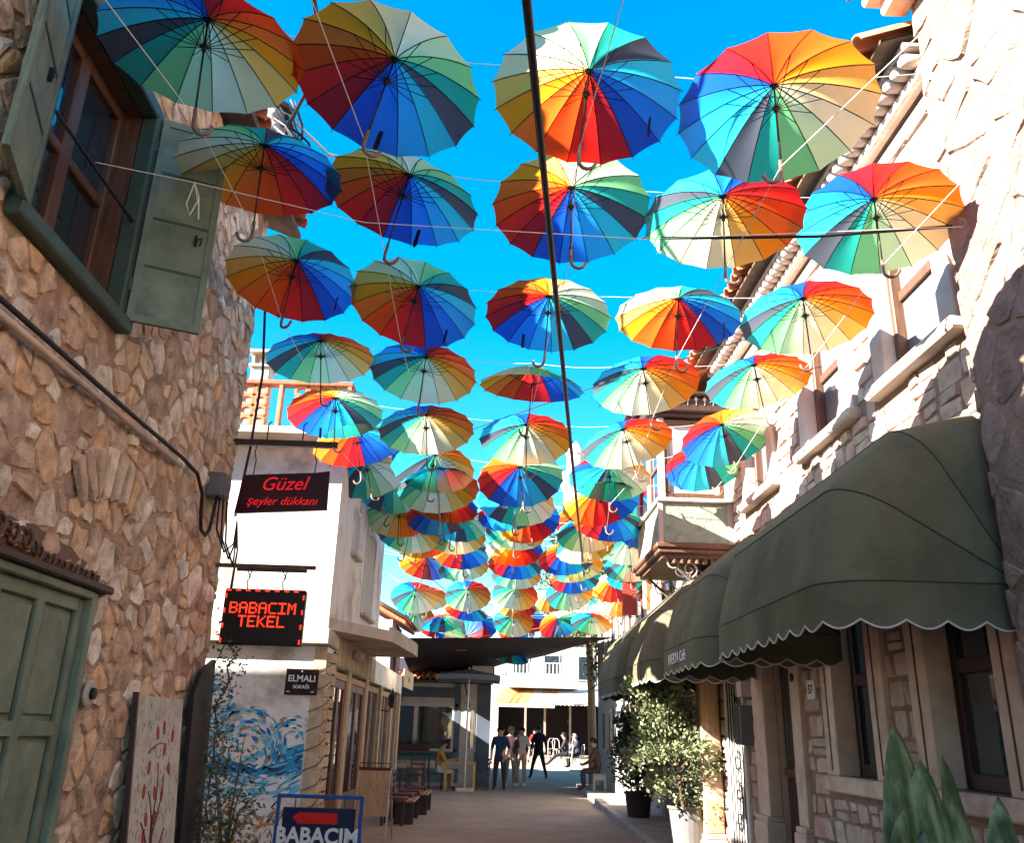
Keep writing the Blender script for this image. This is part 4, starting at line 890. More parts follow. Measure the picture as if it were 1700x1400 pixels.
mn = thing('minaret', 'pale stone minaret with a balcony rising behind the street end', 'minaret', (8.55, 90, 0))
part('shaft', MB().lathe([(1.45, 0), (1.35, 20), (1.25, 26.8), (1.15, 26.8)], (8.55, 90, 0), 16), m_minstone, mn, smooth=False)
part('balcony', MB().lathe([(1.25, 26.0), (1.9, 27.0), (1.9, 27.9), (1.8, 27.9), (1.8, 27.1), (1.1, 27.1)], (8.55, 90, 0), 16), m_minstone, mn); part('upper_shaft', MB().lathe([(1.0, 27), (.98, 30.0), (1.1, 30.2), (1.1, 30.5)], (8.55, 90, 0), 16), m_minstone, mn)
part('spire', MB().lathe([(1.1, 30.5), (.6, 31.2), (.05, 31.8)], (8.55, 90, 0), 16), M('lead_grey', (.30, .30, .32), .5), mn)
def tree(loc, h, rad, label, n, mat, rng, leaf=.16):
    t = thing('leafy_tree', label, 'tree', loc); tr = MB(); x, y, z = loc; tr.tube([(x, y, z), (x + .1, y, z + h * .3), (x - .1, y + .1, z + h * .55), (x, y, z + h * .8)], [.22, .17, .12, .04], 8); cl_ = []
    for k in range(26):
        a = rng.uniform(0, 6.28); q = rng.uniform(.15, 1) ** .6; zz = z + h * rng.uniform(.42, 1.0); rr = rad * q * math.sin(min(1, (zz - z - h * .36) / (h * .64)) * 2.6 + .3)
        p = (x + rr * math.cos(a), y + rr * math.sin(a), zz); cl_.append(p)
        if k < 14: tr.tube([(x, y, z + h * .35 + k * .02 * h), tuple(Vector((x, y, z + h * .45 + k * .02 * h)).lerp(Vector(p), .5)), p], [.07, .05, .015], 6)
    part('trunk', tr, m_bark, t); lv = MB(); leaves(lv, cl_, n, rad * .20, leaf, rng, 1.8); part('crown', lv, mat, t, fix=False); return t
tree((5.6, 34, .15), 11.0, 2.6, 'tall broad leafy tree rising behind the houses on the sunny side', 9000, m_leaftree, rng, .2)
tree((5.2, 50.5, .5), 8.0, 2.6, 'leafy tree behind the far shop near the pole', 4500, m_leaftree, rng, .22)
tree((8.6, 72, .6), 19, 4.2, 'large distant tree below the minaret', 15000, m_leaftree, rng, .45)
vn = thing('hanging_vine', 'green vine hanging by the timber pole over the tarpaulin', 'plant', (3.4, 29, 4)); vp = [(2.6 + .12 * k, 29.2, 5.0 - .12 * (k % 4)) for k in range(8)] + [(3.45, 29.2, 4.9 - k * .2) for k in range(9)]
part('stem', MB().tube([(2.6, 29.2, 5.0), (3.2, 29.2, 5.0), (3.45, 29.2, 4.7), (3.45, 29.2, 3.1)], .02, 5), m_bark, vn); lv = MB(); leaves(lv, vp, 1000, .16, .11, rng, 1.7); part('foliage', lv, m_leaftree, vn, fix=False)

# ---------------------------------------------------------------- right: near rough stone house
nh = thing('rough_stone_house', 'tall rough stone house end with large uneven blocks', 'house', (5, 3, 0))
fnr = lambda u, v, h: (3.3 - h, u, v)
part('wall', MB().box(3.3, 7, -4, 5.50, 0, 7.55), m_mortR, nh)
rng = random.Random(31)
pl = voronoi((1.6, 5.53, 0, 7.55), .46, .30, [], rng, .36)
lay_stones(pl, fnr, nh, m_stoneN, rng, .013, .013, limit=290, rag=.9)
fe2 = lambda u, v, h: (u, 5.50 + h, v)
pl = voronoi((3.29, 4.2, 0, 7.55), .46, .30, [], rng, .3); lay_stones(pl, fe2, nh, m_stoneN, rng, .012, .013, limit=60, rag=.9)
part('cornice', MB().box(3.08, 3.3, -4, 5.62, 7.32, 7.44, b=.02).box(2.95, 3.4, -4, 5.66, 7.44, 7.58, b=.02), m_trim, nh)
rf = part('roof', MB().add([(2.85, -4, 7.60), (2.85, 5.7, 7.60), (7, 5.7, 9.2), (7, -4, 9.2), (2.85, -4, 7.56), (2.85, 5.7, 7.56), (7, 5.7, 9.16), (7, -4, 9.16)], [(0, 1, 2, 3), (4, 5, 6, 7), (0, 1, 5, 4), (1, 2, 6, 5)]), m_bark, nh)
tmr = barrel((0, 0, 0), (.95, 0, .365), .098, (-.36, 0, .93), (0, 1, 0)).mesh('roof_tile', m_tile, True)
for i in range(18): part('roof_tile', tmr, None, rf, mat=Matrix.Translation((2.78 + R.uniform(-.02, .02), 2.6 + i * .18, 7.64)))

# ---------------------------------------------------------------- right: ashlar house with bay
XR = 3.5
fr_ = lambda u, v, h: (XR - h, u, v)
rh = thing('ashlar_house', 'two storey pink ashlar stone house with white cornice and timber bay', 'house', (5, 10, 0))
UW = [(6.08, 7.09), (8.06, 9.08), (10.53, 11.45)]          # upper window openings (Y)
UZ0, UZ1 = 4.66, 6.22
LW = [(6.08, 7.06), (8.15, 9.06)]; LZ0, LZ1 = 1.28, 3.1
DOOR = (10.30, 11.36); DZR = 2.75
Y0, Y1, ZT = 5.56, 14.6, 6.95
# wall core with openings: horizontal bands
core = MB()
def band(z0, z1, ops):
    y = Y0
    for (a, b) in sorted(ops): core.box(XR, XR + .45, y, a, z0, z1); y = b
    core.box(XR, XR + .45, y, Y1, z0, z1)
band(0, LZ0, [DOOR]); band(LZ0, DZR, LW + [DOOR]); band(DZR, LZ1, LW); band(LZ1, UZ0, []); band(UZ0, UZ1, UW); band(UZ1, ZT, [])
core.box(XR + .45, 9, Y0, Y0 + .3, 0, ZT).box(XR + .45, 9, Y1 - .3, Y1, 0, ZT)
part('wall', core, m_mortR, rh)
sur = .27
ops = [(a - sur, b + sur, UZ0 - .12, UZ1 + .22) for a, b in UW] + [(a - .29, b + .29, LZ0 - .16, LZ1 + .2) for a, b in LW] + [(DOOR[0] - .29, DOOR[1] + .46, 0, DZR + .3), (12.32, 13.3, 0, 2.6), (12.36, 14.5, 4.0, 6.6), (14.0, 14.7, 0, 2.8)]
rng = random.Random(17)
pl = courses((Y0, Y1, 0, ZT), .15, .26, .16, .44, ops, rng)
lay_stones(pl, fr_, rh, m_stoneR, rng, .013, .022, limit=295, rag=.2)
# upper windows: white painted surrounds, sills, brown frames, blinds behind glass
for k, (a, b) in enumerate(UW):
    w = part('window', MB().box(XR - .055, XR + .11, a - sur + .03, a + .012, UZ0, UZ1 + .2, b=.01).box(XR - .055, XR + .11, b - .012, b + sur - .03, UZ0, UZ1 + .2, b=.01).box(XR - .052, XR + .11, a + .013, b - .013, UZ1 - .012, UZ1 + .197, b=.01), m_trimw, rh)
    part('sill', MB().box(XR - .14, XR + .1, a - sur - .02, b + sur + .02, UZ0 - .11, UZ0 - .001, b=.02), m_trimw, w)
    fr = MB()
    for (c, d) in ((a + .012, a + .085), (b - .085, b - .012)): fr.box(XR + .06, XR + .2, c, d, UZ0, UZ1, b=.008)
    for (c, d) in ((UZ0, UZ0 + .07), (UZ1 - .07, UZ1), (5.40, 5.50)): fr.box(XR + .123, XR + .197, a + .07, b - .07, c, d, b=.008)
    part('frame', fr, m_wood, w)
    for (c, d) in ((UZ0 + .07, 5.40), (5.50, UZ1 - .07)):
        part('pane', MB().box(XR + .155, XR + .160, a + .07, b - .07, c, d), m_upane, w)
    part('reveal', MB().box(XR + .2, XR + .22, a, b, UZ0, UZ1), m_blind, w)
# lower windows: stone jambs, dark frames and glass
for k, (a, b) in enumerate(LW):
    w = part('window', MB().box(XR - .06, XR + .158, a - .29, a + .012, LZ0 - .0, LZ1 + .2, b=.01).box(XR - .06, XR + .158, b - .012, b + .29, LZ0, LZ1 + .2, b=.01).box(XR - .057, XR + .158, a + .013, b - .013, LZ1 - .012, LZ1 + .197, b=.01), m_trim, rh)
    part('sill', MB().box(XR - .10, XR + .3, a - .30, b + .30, LZ0 - .15, LZ0 - .001, b=.016), m_trim, w)
    for (c, d) in ((a - .14, a - .125), (b + .125, b + .14)): part('bead', MB().box(XR - .072, XR - .058, c, d, LZ0 + .05, LZ1, b=.004), m_wood, w)
    fr = MB()
    for (c, d) in ((a, a + .09), (b - .09, b)): fr.box(XR + .16, XR + .26, c, d, LZ0, LZ1, b=.01)
    for (c, d) in ((LZ0, LZ0 + .12), (LZ1 - .09, LZ1), (2.12, 2.24)): fr.box(XR + .163, XR + .257, a + .09, b - .09, c, d, b=.01)
    part('frame', fr, m_wooddk, w)
    for (c, d) in ((LZ0 + .12, 2.12), (2.24, LZ1 - .09)): part('pane', MB().box(XR + .20, XR + .207, a + .09, b - .09, c, d), m_glass, w)
    cu = MB(); n = 14
    cu.add([(XR + .30 + .02 * math.sin(i * 1.7), a + .1 + (b - a - .2) * i / n, z) for z in (LZ0 + .1, 2.15) for i in range(n + 1)], [(i, i + 1, n + 2 + i, n + 1 + i) for i in range(n)])
    part('curtain', cu, m_blind, w)
# door with pilasters
d0, d1 = DOOR
dr = part('door', MB().box(XR + .18, XR + .24, d0, d1, .12, DZR), m_wooddk, rh)
for (a, b, c, d) in ((d0 + .10, d0 + .46, .3, 1.1), (d1 - .46, d1 - .10, .3, 1.1)): part('panel', MB().box(XR + .155, XR + .179, a, b, c, d, b=.012), m_wooddk, dr)
for (a, b) in ((d0 + .10, d0 + .46), (d1 - .46, d1 - .10)): part('pane', MB().box(XR + .165, XR + .178, a, b, 1.35, 2.55), m_glass, dr)
part('rail', MB().box(XR + .14, XR + .179, d0 + .02, d1 - .02, 1.18, 1.27, b=.01), m_wood, dr); part('handle', MB().tube([(XR + .17, (d0 + d1) / 2, 1.12), (XR + .11, (d0 + d1) / 2, 1.12), (XR + .11, (d0 + d1) / 2, 1.3)], .013, 6), m_steel, dr)
for (a, b) in ((d0 - .28, d0), (d1, d1 + .44)):
    p = part('pilaster', MB().box(XR - .07, XR + .1, a - (.005 if a >= d1 else 0), b + (.005 if b <= d0 else 0), .72, DZR + .25, b=.012).box(XR + .1, XR + .178, a - .005 if a >= d1 else a, b + .005 if b <= d0 else b, .12, DZR), m_trim, rh)
    part('plinth', MB().box(XR - .13, XR + .12, a - .03, b + .03, .1, .66, b=.015).box(XR - .11, XR + .1, a - .015, b + .015, .66, .72, b=.01), m_trim, p)
part('lintel', MB().box(XR - .068, XR + .17, d0 + .006, d1 - .006, DZR - .006, DZR + .248), m_trim, rh)
bl = part('door_bell', MB().lathe([(.05, 0), (.05, .01), (.03, .018), (.001, .02)], n=16).xf(Matrix.Translation((XR - .072, 10.17, 2.27)) @ Matrix.Rotation(-math.pi / 2, 4, 'Y')), m_black, rh)
np_ = part('number_plate', MB().box(XR - .035, XR - .005, 9.60, 9.83, 2.02, 2.22, b=.005), m_let, rh)
part('lettering', T_NUM, None, np_, mat=plane_mat((XR - .038, 9.715, 2.115), (0, -1, 0)))
# cornice: moulding, row of rounded tile ends, roof
part('cornice', MB().box(XR - .05, XR + .1, Y0, 12.35, 6.58, 6.72, b=.02).box(XR - .30, XR + .1, Y0, 12.35, 6.965, 7.02, b=.012), m_trimw, rh)
part('moulding', MB().tube([(XR - .10, Y0, 6.80), (XR - .10, 12.35, 6.80)], .075, 10), m_trim, rh)
part('frieze', MB().box(XR - .06, XR + .1, Y0, 12.35, 6.72, 6.964), M('frieze_brown', (.24, .15, .09), .9, .2, 6, .3), rh)
dn = MB().lathe([(.001, -.16), (.045, -.15), (.062, -.11), (.062, .11), (.001, .11)], n=12).xf(Matrix.Rotation(math.pi / 2, 4, 'Y')).mesh('cornice_tile', m_trimw, True)
for i in range(47): part('cornice_tile', dn, None, rh, mat=Matrix.Translation((XR - .15, Y0 + .09 + i * .1445, 6.895)) @ Matrix.Rotation(R.uniform(-.05, .05), 4, 'Z'))
rf = part('roof', MB().add([(3.02, Y0, 7.03), (3.02, 12.6, 7.03), (7, 12.6, 8.5), (7, Y0, 8.5), (3.02, Y0, 7.0), (3.02, 12.6, 7.0), (7, 12.6, 8.46), (7, Y0, 8.46)], [(0, 1, 2, 3), (4, 5, 6, 7), (0, 1, 5, 4), (1, 2, 6, 5)]), m_bark, rh)
for i in range(39): part('roof_tile', tmr, None, rf, mat=Matrix.Translation((2.90 + R.uniform(-.03, .03), Y0 + .1 + i * .182, 7.05 + R.uniform(-.01, .01))))
# timber bay window
by = part('bay', MB().box(2.42, XR, 12.42, 14.4, 4.26, 4.86, b=.01), m_baygreen, rh)
part('floor_moulding', MB().box(2.34, XR, 12.34, 14.5, 4.17, 4.255, b=.02).box(2.37, XR, 12.37, 14.46, 4.10, 4.168, b=.015).box(2.44, XR, 12.44, 14.4, 4.04, 4.10), m_wood, by)
part('sill_rail', MB().box(2.37, XR, 12.37, 14.46, 4.862, 4.93, b=.015), m_trimw, by)
part('corner_post', MB().box(2.42, 2.52, 12.42, 12.52, 4.93, 6.2, b=.01).box(3.40, XR, 12.42, 12.52, 4.93, 6.2, b=.01).box(2.42, 2.52, 14.3, 14.4, 4.93, 6.2, b=.01).box(2.42, 2.52, 13.3, 13.42, 4.93, 6.2, b=.01), m_trimw, by)
part('panel_strip', MB().box(2.40, 2.46, 12.400, 12.46, 4.26, 4.86).box(3.42, XR, 12.400, 12.46, 4.26, 4.86), m_trimw, by)
bf = part('window', MB().box(2.52, 3.40, 12.44, 12.50, 4.93, 5.02, b=.01).box(2.52, 3.40, 12.44, 12.50, 6.08, 6.18, b=.01).box(2.52, 2.60, 12.44, 12.50, 5.02, 6.08, b=.01).box(3.32, 3.40, 12.44, 12.50, 5.02, 6.08, b=.01).box(2.6, 3.32, 12.445, 12.495, 5.46, 5.52), m_wood, by)
for (c, d) in ((5.02, 5.46), (5.52, 6.08)): part('pane', MB().box(2.60, 3.32, 12.468, 12.474, c, d), m_blind, bf)
for (a, b) in ((12.52, 13.3), (13.42, 14.3)):
    bf = part('window', MB().box(2.44, 2.50, a, a + .07, 4.93, 6.18, b=.01).box(2.44, 2.50, b - .07, b, 4.93, 6.18, b=.01).box(2.445, 2.495, a + .07, b - .07, 4.93, 5.0).box(2.445, 2.495, a + .07, b - .07, 6.1, 6.18).box(2.445, 2.495, a + .07, b - .07, 5.46, 5.52), m_wood, by)
    for (c, d) in ((5.0, 5.46), (5.52, 6.1)): part('pane', MB().box(2.467, 2.473, a + .07, b - .07, c, d), m_glass, bf)
part('core', MB().box(2.62, XR, 12.62, 14.25, 4.86, 6.2), m_blind, by)
ev = part('eave', MB().box(2.36, XR, 12.36, 14.46, 6.2, 6.26, b=.01).box(2.28, XR, 12.28, 14.54, 6.26, 6.50, b=.02).box(2.18, XR, 12.18, 14.64, 6.50, 6.56, b=.015), m_wooddk, by)
for i in range(9): x = 2.35 + i * .13; part('pendant', MB().prism([(x - .03, 6.46), (x, 6.5), (x + .03, 6.46), (x + .012, 6.43), (x, 6.36), (x - .012, 6.43)], lambda u, v, h: (u, 12.279 - h, v), 0, .012), m_trimw, ev)
part('bay_roof', MB().add([(2.1, 12.1, 6.57), (2.1, 14.7, 6.57), (XR + .3, 14.7, 7.1), (XR + .3, 12.1, 7.1)], [(0, 1, 2, 3)]), m_tile, by)
# carved brackets under the bay
for yy in (12.55, 14.2):
    br = part('scroll_bracket', MB().tube([(3.48, yy, 3.25), (3.2, yy, 3.42), (2.85, yy, 3.75), (2.55, yy, 4.03)], [.03, .035, .03, .02], 6), m_scroll, by)
    for k in range(8):
        pts = []; c = Vector((3.40 - .11 * k, yy, 3.62 + .045 * k + .05 * (k % 2)))
        for q in range(16): a = q * .6 * (1 if k % 2 else -1) + k; rr = .12 * (1 - q / 19); pts.append((c.x + rr * math.cos(a), yy - .01 * (k % 3), c.z + rr * math.sin(a)))
        part('scroll', MB().tube(pts, [.016 * (1 - q / 24) for q in range(16)], 6), m_trim if k % 2 else m_scroll, br, smooth=True)
for i in range(8): part('modillion', MB().lathe([(.001, -.05), (.04, -.03), (.04, .03), (.001, .05)], (2.62 + i * .11, 12.47, 4.0), 8), m_wood, by)

# ---------------------------------------------------------------- dutch canopies
def dutch(name, y0, y1, label, zp=2.6, Rr=1.3, xw=XR - .03, rc=.38, txt=None, hoops=(0, 32, 62, 88)):
    t = thing(name, label, 'awning', (xw, (y0 + y1) / 2, zp), group=None)
    def hoop(th, r):
        out = []; q = math.radians(th); pl = []
        pl += [(y0, r_ * (r - rc) / 4) for r_ in range(0, 4)]
        pl += [(y0 + rc - rc * math.cos(a * math.pi / 12), r - rc + rc * math.sin(a * math.pi / 12)) for a in range(0, 7)]
        pl += [(y0 + rc + (y1 - y0 - 2 * rc) * i / 10, r) for i in range(1, 10)]
        pl += [(y1 - rc + rc * math.sin(a * math.pi / 12), r - rc + rc * math.cos(a * math.pi / 12)) for a in range(0, 7)]
        pl += [(y1, (r - rc) * (4 - r_) / 4) for r_ in range(1, 5)]
        return [(xw - rr * math.cos(q), yy, zp + rr * math.sin(q)) for yy, rr in pl]
    for a, b in zip(hoops, hoops[1:]):
        mb = MB(); n = 5; rows = []
        for k in range(n + 1):
            u = k / n; sag = .035 * math.sin(math.pi * u); rows.append(hoop(a + (b - a) * u, Rr - sag))
        m = len(rows[0]); mb.add([p for r in rows for p in r], [(k * m + i, k * m + i + 1, (k + 1) * m + i + 1, (k + 1) * m + i) for k in range(n) for i in range(m - 1)])
        part('canvas_panel', mb, m_olive, t, smooth=True, fix=False)
    for th in hoops[:-1]: part('hoop', MB().tube(hoop(th, Rr + .001), .006, 6), M('hoop_dark', (.045, .042, .03), .8), t, smooth=True)
    hp = hoop(0, Rr + .002); L = [0]
    for p, q in zip(hp, hp[1:]): L.append(L[-1] + (Vector(q) - Vector(p)).length)
    n = int(L[-1] / .03); top = []; bot = []; per = .27
    def at(s):
        for i in range(len(L) - 1):
            if s <= L[i + 1] + 1e-6: u = (s - L[i]) / max(L[i + 1] - L[i], 1e-6); return Vector(hp[i]).lerp(Vector(hp[i + 1]), u)
        return Vector(hp[-1])
    for i in range(n + 1):
        s = L[-1] * i / n; p = at(s); top.append(p); out = Vector((-.012 * math.sin(s * 7), 0, 0)); bot.append(p + out + Vector((0, 0, -.25 - .055 * abs(math.sin(math.pi * s / per)))))
    mb = MB().add(top + bot, [(i, i + 1, n + 2 + i, n + 1 + i) for i in range(n)]); va = part('valance', mb, m_olive, t, smooth=True, fix=False)
    part('trim', MB().tube(bot, .0075, 5), m_trimcord, va)
    return t, va
dutch('dutch_canopy', 5.62, 8.75, 'large olive green rounded canopy over the ashlar house windows')
t, va = dutch('dutch_canopy', 9.15, 11.55, 'olive green canopy with cafe lettering over the stone doorway')
part('lettering', T_CAF, None, va, mat=plane_mat((XR - .03 - 1.318, 10.35, 2.46), (0, -1, 0)))
dutch('dutch_canopy', 12.2, 14.7, 'sunlit olive canopy below the timber bay window')
dutch('dutch_canopy', 15.2, 18.3, 'olive green canopy on the pale house beyond the bay', zp=2.55)

# ---------------------------------------------------------------- details at the foot of the right wall
mt = thing('electric_meter', 'small white electric meter box above the grey one by the door', 'meter box', (3.4, 12.15, 2.2))
part('box', MB().box(XR - .16, XR - .0, 12.0, 12.22, 2.12, 2.45, b=.012), m_trimw, mt); part('window', MB().box(XR - .168, XR - .161, 12.07, 12.15, 2.32, 2.36), m_black, mt); part('lid', MB().box(XR - .18, XR + .0, 11.98, 12.24, 2.452, 2.475), m_greypl, mt)
mt = thing('fuse_cabinet', 'dark grey fuse cabinet mounted beside the stone door jamb', 'cabinet', (3.4, 12.15, 1.6))
part('box', MB().box(XR - .2, XR - .0, 11.98, 12.26, 1.52, 2.02, b=.015), m_greypl, mt); part('door', MB().box(XR - .212, XR - .201, 12.0, 12.24, 1.54, 2.0, b=.004), M('cab_dark', (.06, .055, .06), .6), mt)
gt = thing('iron_gate', 'narrow white wall gate with black iron bars beside the timber post', 'gate', (3.5, 12.9, 0))
part('frame', MB().box(XR - .05, XR + .0, 12.34, 12.44, .12, 2.55, b=.008).box(XR - .05, XR, 13.2, 13.3, .12, 2.55, b=.008).box(XR - .045, XR, 12.44, 13.2, 2.45, 2.55), m_white, gt)
part('leaf', MB().box(XR - .02, XR + .02, 12.44, 13.2, .12, 2.45), m_white, gt)
for i in range(6): part('bar', MB().tube([(XR - .04, 12.50 + .13 * i, .2), (XR - .04, 12.50 + .13 * i, 2.4)], .010, 6), m_black, gt)
for k in range(5):
    pts = [(XR - .05, 12.75 + .16 * math.cos(q * .5 + k) * (1 - q / 18), .5 + .4 * k + .16 * math.sin(q * .5 + k) * (1 - q / 18)) for q in range(15)]; part('scroll', MB().tube(pts, .009, 5), m_black, gt)
tp = thing('timber_post', 'square weathered timber post wrapped in clear plastic by the wall', 'post', (3.3, 13.75, .12))
part('post', MB().box(3.17, 3.45, 13.6, 13.9, .3, 2.95, b=.02), m_woodlt, tp); part('base', MB().box(3.13, 3.49, 13.56, 13.94, .118, .22, b=.02).box(3.15, 3.47, 13.58, 13.92, .22, .30, b=.02), m_trim, tp)
wr = MB(); n = 40
for j in range(9):
    for i in range(16):
        a = 2 * math.pi * i / 16; m = max(abs(math.cos(a)), abs(math.sin(a))); r = .165 / m * (.82 + .3 * (m - .7)) + R.uniform(0, .022); wr.v.append((3.31 + r * math.cos(a), 13.75 + r * math.sin(a) * 1.03, .75 + j * .13 + R.uniform(-.03, .03)))
for j in range(8):
    for i in range(16): wr.f.append([j * 16 + i, j * 16 + (i + 1) % 16, (j + 1) * 16 + (i + 1) % 16, (j + 1) * 16 + i]); wr.m.append(0)
mp = bpy.data.materials.new('clear_plastic'); mp.use_nodes = True; q = mp.node_tree.nodes['Principled BSDF']; q.inputs['Base Color'].default_value = (.8, .78, .75, 1); q.inputs['Roughness'].default_value = .15; q.inputs['Alpha'].default_value = .16
part('plastic_wrap', wr, mp, tp)
rs = thing('shutter_screen', 'brown horizontal plank screen behind the conifer', 'screen', (3.45, 15, .1))
for i in range(17): part('plank', MB().box(3.42, 3.455, 14.15, 16.4, .14 + i * .15, .283 + i * .15, b=.006), m_woodgr, rs)
part('post', MB().box(3.40, 3.46, 14.02, 14.14, .118, 2.75), m_wood, rs); part('post', MB().box(3.40, 3.46, 16.41, 16.53, .118, 2.75), m_wood, rs)

# ---------------------------------------------------------------- pale houses beyond the bay
for k, (a, b, zt, lab) in enumerate(((14.62, 21.4, 6.2, 'sunlit white plastered house next to the timber bay'), (21.42, 29.2, 5.6, 'low white plastered house near the timber pole'))):
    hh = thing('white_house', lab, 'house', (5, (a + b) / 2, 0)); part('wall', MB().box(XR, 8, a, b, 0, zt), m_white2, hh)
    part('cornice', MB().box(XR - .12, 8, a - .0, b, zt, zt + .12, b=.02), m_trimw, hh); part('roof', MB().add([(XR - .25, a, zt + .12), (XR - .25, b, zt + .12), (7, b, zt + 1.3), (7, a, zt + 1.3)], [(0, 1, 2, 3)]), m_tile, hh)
    for i in range(4):
        y = a + .7 + i * 1.65
        for (c, d) in ((3.6, 4.9), (1.1, 2.3)):
            w = part('window', MB().box(XR - .05, XR + .0, y, y + .1, c, d).box(XR - .05, XR, y + .8, y + .9, c, d).box(XR - .048, XR, y + .1, y + .8, d - .1, d).box(XR - .048, XR, y + .1, y + .8, c, c + .1), m_wood if (i + k) % 2 else m_trimw, hh); part('pane', MB().box(XR - .02, XR - .006, y + .1, y + .8, c + .1, d - .1), m_glass if i % 2 else m_blind, w)
hs_ = thing('red_banner', 'dark red rectangular banner hanging on the white house', 'banner', (3.1, 20, 4.2)); part('cloth', MB().box(2.97, 3.30, 19.98, 20.0, 4.17, 4.92), M('banner_red', (.20, .025, .015), .7, .1, 5, .1), hs_); part('rod', MB().tube([(2.92, 19.99, 4.93), (3.5, 19.99, 4.93)], .015, 6), m_black, hs_)
fl_ = thing('orange_flag', 'narrow orange and white flag hanging beside the red banner', 'flag', (3.4, 19, 4.2)); part('cloth', MB().box(3.36, 3.44, 18.99, 19.0, 4.15, 4.98), M('flag_orange', (.55, .11, .02), .7), fl_); part('band', MB().box(3.27, 3.355, 18.99, 19.0, 4.2, 4.98), m_trimw, fl_); part('rod', MB().tube([(3.22, 18.995, 5.0), (3.5, 18.995, 5.0)], .012, 6), m_black, fl_)
pl_ = thing('timber_pole', 'round weathered timber utility pole at the end of the pavement', 'pole', (3.4, 30.2, 0)); part('shaft', MB().tube([(3.45, 30.2, 0), (3.40, 30.2, 3), (3.28, 30.2, 5.9)], [.15, .13, .10], 10), m_woodlt, pl_, smooth=True)
part('crossarm', MB().box(2.7, 3.9, 30.14, 30.26, 5.5, 5.62), m_woodgr, pl_)
for x in (2.8, 3.1, 3.5, 3.8): part('insulator', MB().lathe([(.02, 0), (.05, .03), (.03, .07), (.05, .1), (.01, .14)], (x, 30.2, 5.62), 8), m_trimw, pl_)

# ---------------------------------------------------------------- umbrellas
UC = [(.42, .012, .022), (.80, .018, .014), (.95, .06, .008), (.96, .13, .015), (.96, .25, .012), (.93, .42, .08), (.90, .66, .32), (.88, .80, .50),
      (.56, .76, .40), (.22, .64, .24), (.018, .40, .30), (.07, .08, .10), (.025, .54, .66), (.02, .38, .76), (.010, .18, .66), (.008, .075, .42)]
UM = [cloth('umbrella_cloth_%s' % n, c, .74) for n, c in zip('plum crimson red coral orange amber tan cream lime green teal slate cyan sky blue royal'.split(), UC)]
m_rib = M('umbrella_rib', (.010, .010, .012), .4, .05, 5, 0); m_hook = M('umbrella_handle', (.16, .10, .075), .35, .2, 6, 0, spec=.5)
RU = .59
def uz(r): return -.25 * (r / RU) ** 1.75
PAN = []
for i in range(16):
    mb = MB(); nr, na = 8, 4; vs = []
    for k in range(nr + 1):
        r = .012 + (RU - .012) * k / nr
        for j in range(na + 1):
            dl = (j / na - .5) * math.pi / 8; q = (i + .5) * math.pi / 8 + dl
            flat = math.cos(math.pi / 16) / math.cos(dl); s = 1 - (2 * j / na - 1) ** 2
            rr = r * (1 + (flat - 1) * (k / nr)) * (1 - .018 * s * (k / nr) ** 3)
            vs.append((rr * math.cos(q), rr * math.sin(q), uz(r) - .012 * s * math.sin(math.pi * k / nr)))
    mb.add(vs, [(k * (na + 1) + j, k * (na + 1) + j + 1, (k + 1) * (na + 1) + j + 1, (k + 1) * (na + 1) + j) for k in range(nr) for j in range(na)])
    PAN.append(mb.mesh('canopy_panel', UM[i], True, False))
def ribmesh(js, n=5):
    mb = MB()
    for j in js:
        q = j * math.pi / 8; c, s = math.cos(q), math.sin(q)
        mb.tube([(r * c, r * s, uz(r) - .007) for r in [.012, .1, .2, .3, .4, .5, RU + .012]], [.0036] * 6 + [.0022], n)
        mb.tube([(.012 * c, .012 * s, -.205), (.29 * c, .29 * s, uz(.29) - .010)], .0030, n)
    return mb
RIB = ribmesh([0]).mesh('rib', m_rib); FRAME = ribmesh(range(16), 3).mesh('rib_frame', m_rib)
SH = MB().tube([(0, 0, .07), (0, 0, -.70)], .0062, 8).lathe([(.012, -.235), (.014, -.2), (.012, -.18)], n=8).lathe([(.014, -.03), (.016, -.01), (.006, .0)], n=8).mesh('shaft', m_rib, True)
HK = MB().tube([(0, 0, -.63), (0, 0, -.73), (.006, 0, -.765), (.028, 0, -.79), (.056, 0, -.798), (.084, 0, -.785), (.102, 0, -.755), (.104, 0, -.735)], [.012, .0125, .0125, .0125, .0125, .012, .012, .010], 8).mesh('handle', m_hook, True)
FE = MB().lathe([(.007, .03), (.006, .085), (.002, .095)], n=8).mesh('ferrule', m_steel, True)
STR = MB().prism([(0, 0), (.03, 0), (.034, .15), (.018, .17), (-.002, .15)], lambda u, v, h: (RU - .14 + .25 * v * 0 + h, u, uz(.47) - .02 - v), -.0015, .0015).mesh('strap', m_rib)
